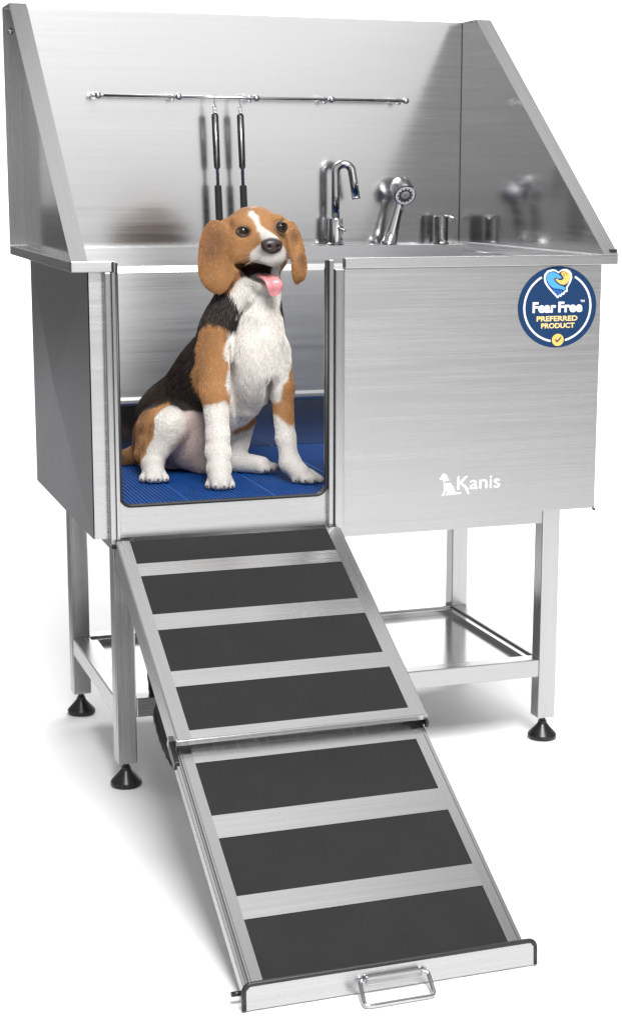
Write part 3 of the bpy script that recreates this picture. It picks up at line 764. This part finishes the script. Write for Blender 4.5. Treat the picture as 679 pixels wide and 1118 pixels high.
# ------------------------------------------------------------------ the beagle: one continuous body grown from blended muscle shapes
PV = np.array
def _cone_d(p, q):
    a = PV(q[1:4]); ra = q[4]; b = PV(q[5:8]); rb = q[8]
    ba = b - a; l2 = ba @ ba; rr = ra - rb; a2 = max(l2 - rr * rr, 1e-9); il2 = 1 / l2
    pa = p - a; y = pa @ ba; z = y - l2; t = pa * l2 - np.outer(y, ba); x2 = (t * t).sum(1); y2 = y * y * l2; z2 = z * z * l2
    k = np.sign(rr) * rr * rr * x2
    d = (np.sqrt(x2 * a2 * il2) + y * rr) * il2 - ra
    d = np.where(np.sign(y) * a2 * y2 < k, np.sqrt(x2 + y2) * il2 - ra, d)
    d = np.where(np.sign(z) * a2 * z2 > k, np.sqrt(x2 + z2) * il2 - rb, d)
    return d
def _ell_d(p, q):
    c = PV(q[1:4]); r = PV(q[4:7]); A = PV(q[7:16]).reshape(3, 3)
    l = (p - c) @ A.T; k0 = np.sqrt(((l / r) ** 2).sum(1)); k1 = np.sqrt(((l / (r * r)) ** 2).sum(1)) + 1e-9
    return k0 * (k0 - 1) / k1
def prim_d(p, q): return _cone_d(p, q) if q[0] == 'c' else _ell_d(p, q)
def smin(a, b, k):
    h = np.maximum(k - np.abs(a - b), 0) / k
    return np.minimum(a, b) - h * h * k * .25
def field(p, prims, zfloor=None):
    d = None
    for q in prims:
        e = prim_d(p, q); k = q[-2]
        if q[0] == 's': d = -smin(-d, e, k)
        else: d = e if d is None else smin(d, e, k)
    if zfloor is not None: d = np.maximum(d, zfloor - p[:, 2])
    return d
def grow(prims, h, zfloor=None, pad=.012):
    """surface-nets mesh of the blended field, evaluated only in blocks near the surface"""
    lo = np.full(3, 9.); hi = np.full(3, -9.)
    for q in prims:
        if q[0] == 's': continue
        if q[0] == 'c':
            for c, r in ((PV(q[1:4]), q[4]), (PV(q[5:8]), q[8])): lo = np.minimum(lo, c - r); hi = np.maximum(hi, c + r)
        else:
            A = PV(q[7:16]).reshape(3, 3); e = np.sqrt(((A.T * PV(q[4:7])) ** 2).sum(1)); lo = np.minimum(lo, PV(q[1:4]) - e); hi = np.maximum(hi, PV(q[1:4]) + e)
    lo -= pad; hi += pad; B = 10
    nb = np.ceil((hi - lo) / h / B).astype(int); n = nb * B
    D = np.full(n, .05, np.float32)
    bc = np.stack(np.meshgrid(*[np.arange(k) for k in nb], indexing='ij'), -1).reshape(-1, 3)
    cen = lo + (bc + .5) * B * h - h * .5
    hd = B * h * .87
    dist = np.stack([prim_d(cen, q) for q in prims], 1)
    add = np.array([q[0] != 's' for q in prims]); ks = np.array([q[-2] for q in prims])
    dmin = dist[:, add].min(1)
    off = np.stack(np.meshgrid(*[np.arange(B)] * 3, indexing='ij'), -1).reshape(-1, 3)
    for i in range(len(bc)):
        s = tuple(slice(bc[i, a] * B, bc[i, a] * B + B) for a in range(3))
        if dmin[i] > 2.5 * hd + .02: continue
        if dmin[i] < -2.5 * hd - .03 and not (dist[i][~add] < hd * 2.5).any(): D[s] = -.05; continue
        sel = [q for j, q in enumerate(prims) if (dist[i, j] < dmin[i] + 3.2 * hd + ks[j] if add[j] else dist[i, j] < 3 * hd)]
        p = lo + (bc[i] * B + off) * h
        D[s] = field(p, sel, zfloor).reshape(B, B, B)
    sg = D < 0
    c = [sg[i:n[0] - 1 + i, j:n[1] - 1 + j, k:n[2] - 1 + k] for i in (0, 1) for j in (0, 1) for k in (0, 1)]
    cnt = sum(x.astype(np.int8) for x in c); act = (cnt > 0) & (cnt < 8)
    ci = np.argwhere(act); idx = np.full(act.shape, -1, np.int64); idx[act] = np.arange(len(ci))
    acc = np.zeros((len(ci), 3)); num = np.zeros(len(ci))
    for ax in range(3):
        for u in (0, 1):
            for w in (0, 1):
                o = np.zeros(3, int); oth = [a for a in range(3) if a != ax]; o[oth[0]] = u; o[oth[1]] = w
                A = ci + o; Bv = A.copy(); Bv[:, ax] += 1
                da = D[tuple(A.T)]; db = D[tuple(Bv.T)]; m = (da < 0) != (db < 0)
                t = np.where(m, da / np.where(m, da - db, 1), 0); P = A.astype(float); P[:, ax] += t
                acc[m] += P[m]; num[m] += 1
    vs = lo + acc / num[:, None] * h
    fs = []
    for ax in range(3):
        o1, o2 = [a for a in range(3) if a != ax]
        sa = [slice(1, k - 1) for k in n]; sa[ax] = slice(0, n[ax] - 1); sb = list(sa); sb[ax] = slice(1, n[ax])
        A = sg[tuple(sa)]; Bq = sg[tuple(sb)]; e = np.argwhere(A != Bq)
        fl_ = A[tuple(e.T)]
        g = e.copy(); g[:, o1] += 1; g[:, o2] += 1
        def cell(d1, d2):
            q = g.copy(); q[:, o1] -= d1; q[:, o2] -= d2; return idx[tuple(q.T)]
        quad = np.stack([cell(1, 1), cell(0, 1), cell(0, 0), cell(1, 0)], 1)
        if ax == 1: fl_ = ~fl_
        quad[~fl_] = quad[~fl_][:, ::-1]; fs.append(quad)
    fs = np.concatenate(fs); fs = fs[(fs >= 0).all(1)]
    return vs, fs
def relax(vs, fs, it=2, lam=.5):
    for _ in range(it):
        s = np.zeros_like(vs); c = np.zeros(len(vs))
        for a in range(4):
            for b in ((a + 1) % 4, (a + 3) % 4):
                np.add.at(s, fs[:, a], vs[fs[:, b]]); np.add.at(c, fs[:, a], 1)
        vs = vs + lam * (s / np.maximum(c, 1)[:, None] - vs)
    return vs
def vnormals(vs, fs):
    n = np.cross(vs[fs[:, 2]] - vs[fs[:, 0]], vs[fs[:, 3]] - vs[fs[:, 1]]); N_ = np.zeros_like(vs)
    for a in range(4): np.add.at(N_, fs[:, a], n)
    return N_ / (np.linalg.norm(N_, axis=1, keepdims=True) + 1e-12)
def np_mesh(name, vs, fs, mat, parent, smooth=True):
    me = bpy.data.meshes.new(name); me.from_pydata(vs.tolist(), [], fs.tolist()); me.update()
    me.polygons.foreach_set('use_smooth', np.full(len(me.polygons), smooth)); me.materials.append(M[mat] if isinstance(mat, str) else mat)
    o = bpy.data.objects.new(name, me); COL.objects.link(o)
    if parent is not None: attach(o, parent)
    return o
COAT = {'W': (.81, .765, .71), 'T': (.46, .228, .092), 'B': (.016, .013, .012), 'D': (.085, .055, .036), 'E': (.24, .115, .055), 'K': (.26, .17, .14), 'P': (.72, .57, .51), 'M': (.024, .007, .007)}
_ov = [c for c in DOG_COAT if c[4] in 'ED']; DOG_COAT = [c for c in DOG_COAT if c[4] not in 'ED']
_cb = np.array([c[:4] for c in DOG_COAT]); _ck = np.array([COAT[c[4]] for c in DOG_COAT]); _cm = np.array([c[4] == 'M' for c in DOG_COAT])
_wave = [(rng.normal(size=3) * s, rng.random() * 6.28) for s in (60, 60, 90, 90, 140, 140, 220, 220)]
def wob(p, k): 
    return sum(np.sin(p @ f + ph + k * 1.7) / (i // 2 + 1) for i, (f, ph) in enumerate(_wave)) * .35
def coat_at(p, jit=.0):
    q = p + np.stack([wob(p, 0), wob(p, 1), wob(p, 2)], 1) * .0035
    if jit: q = q + rng.normal(size=p.shape) * jit
    out = np.zeros((len(p), 3)); mo = np.zeros(len(p), bool)
    for s in range(0, len(p), 20000):
        d = np.linalg.norm(q[s:s + 20000, None, :] - _cb[None, :, :3], axis=2) - _cb[None, :, 3]
        d0 = d.min(1, keepdims=True); w = np.exp(-(d - d0) / .0012)
        w /= w.sum(1, keepdims=True); out[s:s + 20000] = w @ _ck
        mo[s:s + 20000] = (w @ _cm) > .35
    for c in _ov:      # softer shadings of the coat
        f = np.clip(1.25 - np.linalg.norm(q - PV(c[:3]), axis=1) / c[3], 0, 1) ** 1.0 * .9
        f = np.where(mo, 0, f)[:, None]; out = out * (1 - f) + PV(COAT[c[4]]) * f
    return out, mo

dog = empty('beagle', (.32, .28, .5052)); tag(dog, 'tricolour beagle sitting on the blue mat in the tub doorway with its tongue out', 'dog')
dvs, dfs = grow(DOG_PRIMS, .0021, zfloor=.5054)
dvs = relax(dvs, dfs, 3)
dn = vnormals(dvs, dfs)
dcol, dmouth = coat_at(dvs)
def coat_mat(name, rough, nscale, bump, tone_range):
    m, nt, b = new_mat(name); L = nt.links
    at = N(nt, 'ShaderNodeAttribute'); at.attribute_name = 'coat'
    tc = N(nt, 'ShaderNodeTexCoord'); no = N(nt, 'ShaderNodeTexNoise', Scale=nscale, Detail=4); L.new(tc.outputs['Object'], no.inputs['Vector'])
    mm = N(nt, 'ShaderNodeVectorMath', _operation='SCALE'); L.new(at.outputs['Color'], mm.inputs[0]); L.new(maprange(nt, no.outputs['Fac'], *tone_range), mm.inputs['Scale'])
    L.new(mm.outputs[0], b.inputs['Base Color']); b.inputs['Roughness'].default_value = rough; b.inputs['Specular IOR Level'].default_value = .25
    if bump:
        bp = N(nt, 'ShaderNodeBump', Strength=bump, Distance=.001); L.new(no.outputs['Fac'], bp.inputs['Height']); L.new(bp.outputs[0], b.inputs['Normal'])
    return m
M['coat'] = coat_mat('beagle_dimmed_coat', .75, 350, .4, (.45, .85)); M['fur'] = coat_mat('beagle_fur', .36, 60, 0, (.85, 1.15))  # body colour dimmed to paint in shade between the hairs
body = np_mesh('body', dvs, dfs, 'coat', dog)
ca = body.data.attributes.new('coat', 'FLOAT_COLOR', 'POINT'); ca.data.foreach_set('color', np.concatenate([dcol, np.ones((len(dcol), 1))], 1).astype(np.float32).ravel())

# fur: short hairs lying along the coat's flow
LEN = dict(torso=.010, rump=.010, chest=.011, belly=.008, neck=.010, throat=.011, leg=.0055, paw=.0035, toe=.0026, thigh=.009, shank=.006, hindpaw=.0035, inner=.007, tail=.014,
           skull=.0055, cheek=.0065, muzzle=.0026, bridge=.0028, flew=.0030, jaw=.0045, brow=.0040, ear=.0065)
nose_p = PV(DOG_PTS['nose'])
fw_ = np.zeros((len(dvs), 3)); fl_w = np.zeros(len(dvs)); fl_len = np.zeros(len(dvs))
dm = np.full(len(dvs), 9.)
for q in DOG_PRIMS:
    if q[0] == 's': continue
    d = np.abs(np.minimum(prim_d(dvs, q), .2)); w = np.exp(-d / .006); tg_ = q[-1]
    if tg_ in ('skull', 'cheek', 'muzzle', 'bridge', 'flew', 'brow', 'jaw'):
        f = dvs - nose_p; f = f / np.linalg.norm(f, axis=1, keepdims=True)
    elif tg_ in ('neck', 'throat', 'chest', 'ear'): f = np.tile(PV((0., -.1, -1.)), (len(dvs), 1))
    elif q[0] == 'c': v_ = PV(q[5:8]) - PV(q[1:4]); f = np.tile(v_ / np.linalg.norm(v_), (len(dvs), 1))
    else: f = np.tile(PV((0., 0, -1.)), (len(dvs), 1))
    fw_ += f * w[:, None]; fl_w += w; fl_len += w * LEN[tg_]
fw_ /= fl_w[:, None] + 1e-9; fl_len /= fl_w + 1e-9
def fur_obj(count):
    q = dvs[dfs]; ar = np.linalg.norm(np.cross(q[:, 2] - q[:, 0], q[:, 3] - q[:, 1]), axis=1) * .5
    # denser where the hair is shorter
    ll = fl_len[dfs].mean(1); wgt = ar / np.clip(ll, .003, .02) ** .8
    fi = rng.choice(len(dfs), count, p=wgt / wgt.sum())
    u = rng.random(count); v = rng.random(count); f = dfs[fi]
    def lerp(A): 
        a = A[f]
        if a.ndim == 2: a = a[..., None]
        r = a[:, 0] * ((1 - u) * (1 - v))[:, None] + a[:, 1] * (u * (1 - v))[:, None] + a[:, 2] * (u * v)[:, None] + a[:, 3] * ((1 - u) * v)[:, None]
        return r
    P = lerp(dvs); n_ = lerp(dn); n_ /= np.linalg.norm(n_, axis=1, keepdims=True); fl = lerp(fw_); ln = lerp(fl_len)[:, 0]
    col, mo = coat_at(P, .0016)
    ok = ~mo
    for key, r in (('nose', .0180), ('eye_r', .0148), ('eye_l', .0138)): ok &= np.linalg.norm(P - PV(DOG_PTS[key]), axis=1) > r
    ok &= P[:, 2] > .5075
    P, n_, fl, ln, col = P[ok], n_[ok], fl[ok], ln[ok], col[ok]; k = len(P)
    fl = fl - n_ * (fl * n_).sum(1, keepdims=True); fl /= np.linalg.norm(fl, axis=1, keepdims=True) + 1e-6
    # locks: neighbouring hairs lean the same way
    lk = np.stack([wob(P * 1.0 + i * .37, i) for i in range(3)], 1); lk -= n_ * (lk * n_).sum(1, keepdims=True)
    dr = fl + lk * .13 + rng.normal(size=(k, 3)) * .09
    dr -= n_ * (dr * n_).sum(1, keepdims=True); dr /= np.linalg.norm(dr, axis=1, keepdims=True) + 1e-6
    ln = ln * (.65 + .6 * rng.random(k)) * np.where(rng.random(k) < .025, 1.6, 1); lift = (.20 + .14 * rng.random(k))
    ts = np.array([0, .35, .7, 1.0]); pts = np.zeros((k, 4, 3))
    for i, t in enumerate(ts):
        pts[:, i] = P - n_ * .0006 + (dr * t + n_ * (lift * (t - .45 * t * t))[:, None]) * ln[:, None]
    pts[:, :, 2] = np.maximum(pts[:, :, 2], .5060)
    hc = bpy.data.hair_curves.new('fur'); hc.add_curves([4] * k)
    hc.position_data.foreach_set('vector', pts.astype(np.float32).ravel())
    ra = hc.attributes.new('radius', 'FLOAT', 'POINT'); ra.data.foreach_set('value', np.tile(np.array([.00027, .00024, .00016, .00004], np.float32), k))
    roll = rng.random((k, 1)); dark = col.max(1, keepdims=True) < .05; tan_ = (col[:, :1] > 1.7 * col[:, 1:2]) & ~dark
    col = np.where(dark & (roll < .22), PV(COAT['D']), col); col = np.where(tan_ & (roll < .06), PV(COAT['E']), col); col = np.where(tan_ & (roll > .965), PV((.58, .36, .19)), col)
    lock_t = wob(P * 1.6, 5)[:, None] * np.where(tan_, .16, .10) + wob(P * .5, 7)[:, None] * np.where(tan_, .14, .05)
    tint = np.clip(.84 + .26 * rng.random((k, 1)) + lock_t, .3, 1.4)
    cc = np.concatenate([np.clip(col * tint, 0, .9), np.ones((k, 1))], 1).astype(np.float32)
    c_ = hc.attributes.new('coat', 'FLOAT_COLOR', 'CURVE'); c_.data.foreach_set('color', cc.ravel())
    hc.materials.append(M['fur'])
    o = bpy.data.objects.new('fur', hc); COL.objects.link(o); attach(o, body); return o
fur = fur_obj(FUR_N)

# eyes
def eye_mat():
    m, nt, b = new_mat('dog_eye'); L = nt.links
    tc = N(nt, 'ShaderNodeTexCoord'); sep = N(nt, 'ShaderNodeSeparateXYZ'); L.new(tc.outputs['Object'], sep.inputs[0])
    c = ramp(nt, sep.outputs['Z'], [(.0, (.30, .24, .20)), (.62, (.22, .16, .13)), (.70, (.012, .006, .004)), (.78, (.045, .018, .008)), (.90, (.026, .010, .005)), (.925, (.002, .002, .002))])
    mp = N(nt, 'ShaderNodeMapRange'); mp.inputs[1].default_value = 0; mp.inputs[2].default_value = 1; L.new(sep.outputs['Z'], mp.inputs[0]); L.new(mp.outputs[0], c.inputs[0])
    L.new(c.outputs[0], b.inputs['Base Color']); b.inputs['Roughness'].default_value = .05; b.inputs['Specular IOR Level'].default_value = .32
    return m
M['eye'] = eye_mat(); M['lid'] = plain('dark_eyelid_skin', (.018, .011, .009), .4, 0, .2, 300); M['nose'] = plain('dog_nose_leather', (.040, .026, .024), .36, 0, .25, 500, .5)
M['tongue'] = plain('pink_tongue', (.62, .235, .25), .34, 0, .10, 260, .25); M['claw'] = plain('horn_claw', (.10, .06, .045), .4, 0, .3, 300)
M['claw_light'] = plain('pale_whisker', (.6, .55, .5), .4, 0, .05, 200)
DR, DD = V(DOG_R), V(DOG_D); UZ = V((0, 0, 1))
gaze = (-DD * .93 + DR * .22 + UZ * .26).normalized()
face = (-DD * .92 + DR * .30 + UZ * .12).normalized()
for key, r, asp in (('eye_r', .0136, 1.0), ('eye_l', .0130, .85)):
    c = V(DOG_PTS[key]) + DD * .0088
    m_ = MB(); m_.ball((0, 0, 0), 1.0, 20)
    e = m_.build('eye', 'eye', None); e.rotation_mode = 'QUATERNION'; e.rotation_quaternion = gaze.to_track_quat('Z', 'Y'); e.scale = (r, r, r); e.location = c; attach(e, dog)
    # eyelid rim: an almond ring on the ball
    out = (face + (DR * (.18 if key == 'eye_l' else -.28))).normalized(); e1 = out.cross(UZ).normalized() * -1; e2 = e1.cross(out) * -1
    e1 = (UZ.cross(out)).normalized(); e2 = out.cross(e1)
    path = []
    for k in range(40):
        a = 2 * math.pi * k / 40; ca, sa = math.cos(a), math.sin(a)
        xx = ca * .84 * asp; yy = sa * (.60 if sa > 0 else .56) * (1 - .18 * ca * ca) + .06 * ca * (1 if key == 'eye_l' else -1)
        zz = math.sqrt(max(.05, 1.05 - xx * xx - yy * yy)); path.append(c + (e1 * xx + e2 * yy + out * zz) * r)
    m_ = MB(); m_.tube(path, .0015, 8, closed=True); m_.build('eyelid', 'lid', dog)
# nose leather
nc = PV(DOG_PTS['nose']); er_, ed_, ez_ = PV(DOG_R), PV(DOG_D), PV((0, 0, 1.))
fx_ = er_ * .955 + ed_ * .30; fd_ = ed_ * .955 - er_ * .30
def fr(a, b, c): return nc + fx_ * a + fd_ * b + ez_ * c
A9 = (*fx_, *fd_, *ez_)
npr = [('e', *fr(0, .003, .0035), .0155, .012, .0092, *A9, .006, 'n'), ('e', *fr(0, .002, -.004), .0115, .0105, .0085, *A9, .006, 'n'),
       ('e', *fr(-.0075, .001, .0), .0085, .0085, .0080, *A9, .005, 'n'), ('e', *fr(.0075, .001, .0), .0085, .0085, .0080, *A9, .005, 'n'),
       ('s', *fr(-.0072, -.009, -.0005), .0034, .006, .0026, *A9, .0025, 'n'), ('s', *fr(.0072, -.009, -.0005), .0034, .006, .0026, *A9, .0025, 'n'),
       ('s', *fr(0, -.0115, -.006), .0009, .004, .006, *A9, .0015, 'n')]
npr = [(q[0], *[nc[a] + (q[1 + a] - nc[a]) * 1.18 for a in range(3)], *[r * 1.18 for r in q[4:7]], *q[7:]) for q in npr]
nv, nf = grow(npr, .0008, pad=.004); nv = relax(nv, nf, 2); np_mesh('nose', nv, nf, 'nose', dog)
# tongue
tp = [V(DOG_PTS['t%d' % i]) for i in range(5)]; wd = [.0125, .0150, .0180, .0195, .0150]; th = [.005, .0045, .0040, .0034, .0024]
ring = 20; tv = []; tf = []; fine = []
for i in range(4):
    for s in range(6):
        t = s / 6; p0, p1, p2, p3 = tp[max(i - 1, 0)], tp[i], tp[i + 1], tp[min(i + 2, 4)]
        pos = .5 * ((2 * p1) + (p2 - p0) * t + (2 * p0 - 5 * p1 + 4 * p2 - p3) * t * t + (3 * p1 - p0 - 3 * p2 + p3) * t ** 3)
        fine.append((pos, wd[i] + (wd[i + 1] - wd[i]) * t, th[i] + (th[i + 1] - th[i]) * t))
for e in (0, .5, .8, .95): 
    d_ = (tp[4] - tp[3]).normalized(); w_ = math.sqrt(1 - e * e); fine.append((tp[4] + d_ * (.009 * e), wd[4] * w_, th[4] * (.4 + .6 * w_)))
lat = (DR * .955 + DD * .30 + UZ * .10).normalized()
for i, (pos, w_, h_) in enumerate(fine):
    d_ = (fine[min(i + 1, len(fine) - 1)][0] - fine[max(i - 1, 0)][0]).normalized(); nn = lat.cross(d_).normalized()
    if nn.dot(DD) > 0: nn = -nn
    for k in range(ring):
        a = 2 * math.pi * k / ring; x_ = math.cos(a); y_ = math.sin(a)
        y_ = math.copysign(abs(y_) ** .8, y_)
        tv.append(pos + lat * (x_ * w_ * .82) + nn * (y_ * h_ - .0022 * math.exp(-(x_ / .22) ** 2) * (y_ > 0) + .002 * x_ * x_))
for i in range(len(fine) - 1):
    for k in range(ring): tf.append((i * ring + k, i * ring + (k + 1) % ring, (i + 1) * ring + (k + 1) % ring, (i + 1) * ring + k))
m_ = MB(); m_.add(tv, tf, True); m_.add([tv[k] for k in range(ring)], [tuple(range(ring))[::-1]], True); m_.add(tv[-ring:], [tuple(range(ring))], True); m_.build('tongue', 'tongue', dog)
# claws at the toe tips
for q in DOG_PRIMS:
    if q[-1] == 'toe':
        tip = V(q[5:8]); dirv = V((q[5] - q[1], q[6] - q[2], 0))
        dirv = (dirv.normalized() if dirv.length > .003 else -DD)
        s0 = tip + dirv * (q[8] * .78) + V((0, 0, -.0008))
        m_ = MB(); m_.tube([s0 - dirv * .002, s0 + dirv * .0022 + V((0, 0, -.0004)), s0 + dirv * .0048 + V((0, 0, -.0020)), s0 + dirv * .0066 + V((0, 0, -.0040))], [.0020, .0019, .0013, .0003], 8); m_.build('claw', 'claw', dog)

# whiskers: a few stiff hairs from the lip pads
for side in (-1, 1):
    wk = MB()
    for k in range(7):
        p0 = fr(side * (.016 + .0015 * (k % 3)), .012 + .004 * (k // 3), -.014 - .004 * (k % 3))
        d0 = fx_ * side * (.9 + .1 * (k % 2)) + fd_ * (.15 - .12 * (k % 3)) + ez_ * (-.15 + .10 * k - .3)
        L_ = .026 + .004 * (k % 4)
        wk.tube([V(p0 + d0 * L_ * t + ez_ * (-.006 * t * t)) for t in (0, .35, .7, 1)], [.00022, .00018, .00012, .00004], 5)
    wk.build('whiskers', 'claw_light', dog)

# ------------------------------------------------------------------ light and camera
W = bpy.data.worlds.new('World'); S.world = W; W.use_nodes = True
nt = W.node_tree; bg = nt.nodes['Background']; L = nt.links
tc = N(nt, 'ShaderNodeTexCoord')
def dotdir(d):
    n = N(nt, 'ShaderNodeVectorMath', _operation='DOT_PRODUCT'); n.inputs[1].default_value = V(d).normalized(); L.new(tc.outputs['Generated'], n.inputs[0]); return n.outputs['Value']
def mixc(fac, a, b):
    n = N(nt, 'ShaderNodeMix', _data_type='RGBA'); L.new(fac, n.inputs[0])
    for i, s in ((6, a), (7, b)):
        if isinstance(s, (float, int)): n.inputs[i].default_value = (s, s, s, 1)
        else: L.new(s, n.inputs[i])
    return n.outputs[2]
def band(src, a, b): 
    r = N(nt, 'ShaderNodeMapRange', _interpolation_type='SMOOTHSTEP'); r.inputs[1].default_value = a; r.inputs[2].default_value = b; L.new(src, r.inputs[0]); return r.outputs[0]
sx = dotdir((1, 0, 0))
# world brightness zones added to shape reflections: dark left, bright behind camera, dim right
left_level = mixc(band(dotdir((0, 1, 0)), -.2, .15), .80, .20)
low = mixc(band(sx, -.22, .02), left_level, 1.75)
low = mixc(band(dotdir((1, 0, -.4)), .29, .38), low, .62)
low = mixc(band(sx, .45, .8), low, .25)
base = mixc(band(dotdir((0, 0, 1)), .16, .55), low, WHIGH)
front = band(dotdir((.5, .866, 0)), .76, .90)      # unseen bright zone behind the sweep, added for light and reflections
base = mixc(front, base, WFRONT)
L.new(base, bg.inputs['Color']); bg.inputs['Strength'].default_value = 1.0

def area(name, loc, target, sx, sy, power, spread=180):
    l = bpy.data.lights.new(name, 'AREA'); l.shape = 'RECTANGLE'; l.size = sx; l.size_y = sy; l.energy = power; l.spread = math.radians(spread)
    o = bpy.data.objects.new(name, l); COL.objects.link(o); o.location = loc
    o.rotation_euler = (V(target) - V(loc)).to_track_quat('-Z', 'Y').to_euler(); return o
for a in LAMPS: area(*a)

cam = bpy.data.cameras.new('Camera'); co = bpy.data.objects.new('Camera', cam); COL.objects.link(co)
cam.sensor_fit = 'HORIZONTAL'; cam.sensor_width = 36; cam.lens = 1845.2048 / 679 * 36
cam.shift_x = -(375.0106 - 339.5) / 679; cam.shift_y = -(559 - 544.4144) / 679
cam.clip_end = 300; cam.clip_start = .05
yaw, pit, rol = .3343, -.1889, .0035
F = V((math.sin(yaw) * math.cos(pit), math.cos(yaw) * math.cos(pit), math.sin(pit))); R = V((math.cos(yaw), -math.sin(yaw), 0)); U = R.cross(F)
R2 = R * math.cos(rol) + U * math.sin(rol); U2 = -R * math.sin(rol) + U * math.cos(rol)
mw = Matrix.Identity(4)
for i in range(3): mw[i][0] = R2[i]; mw[i][1] = U2[i]; mw[i][2] = -F[i]
mw.translation = (-.4900, -2.7701, 1.0629); co.matrix_world = mw
S.camera = co
S.view_settings.view_transform = 'Standard'; S.view_settings.look = 'None'; S.view_settings.exposure = 0; S.view_settings.gamma = 1
S.render.engine = 'CYCLES'; S.cycles.max_bounces = 10; S.cycles.glossy_bounces = 6
S.cycles.use_denoising = True
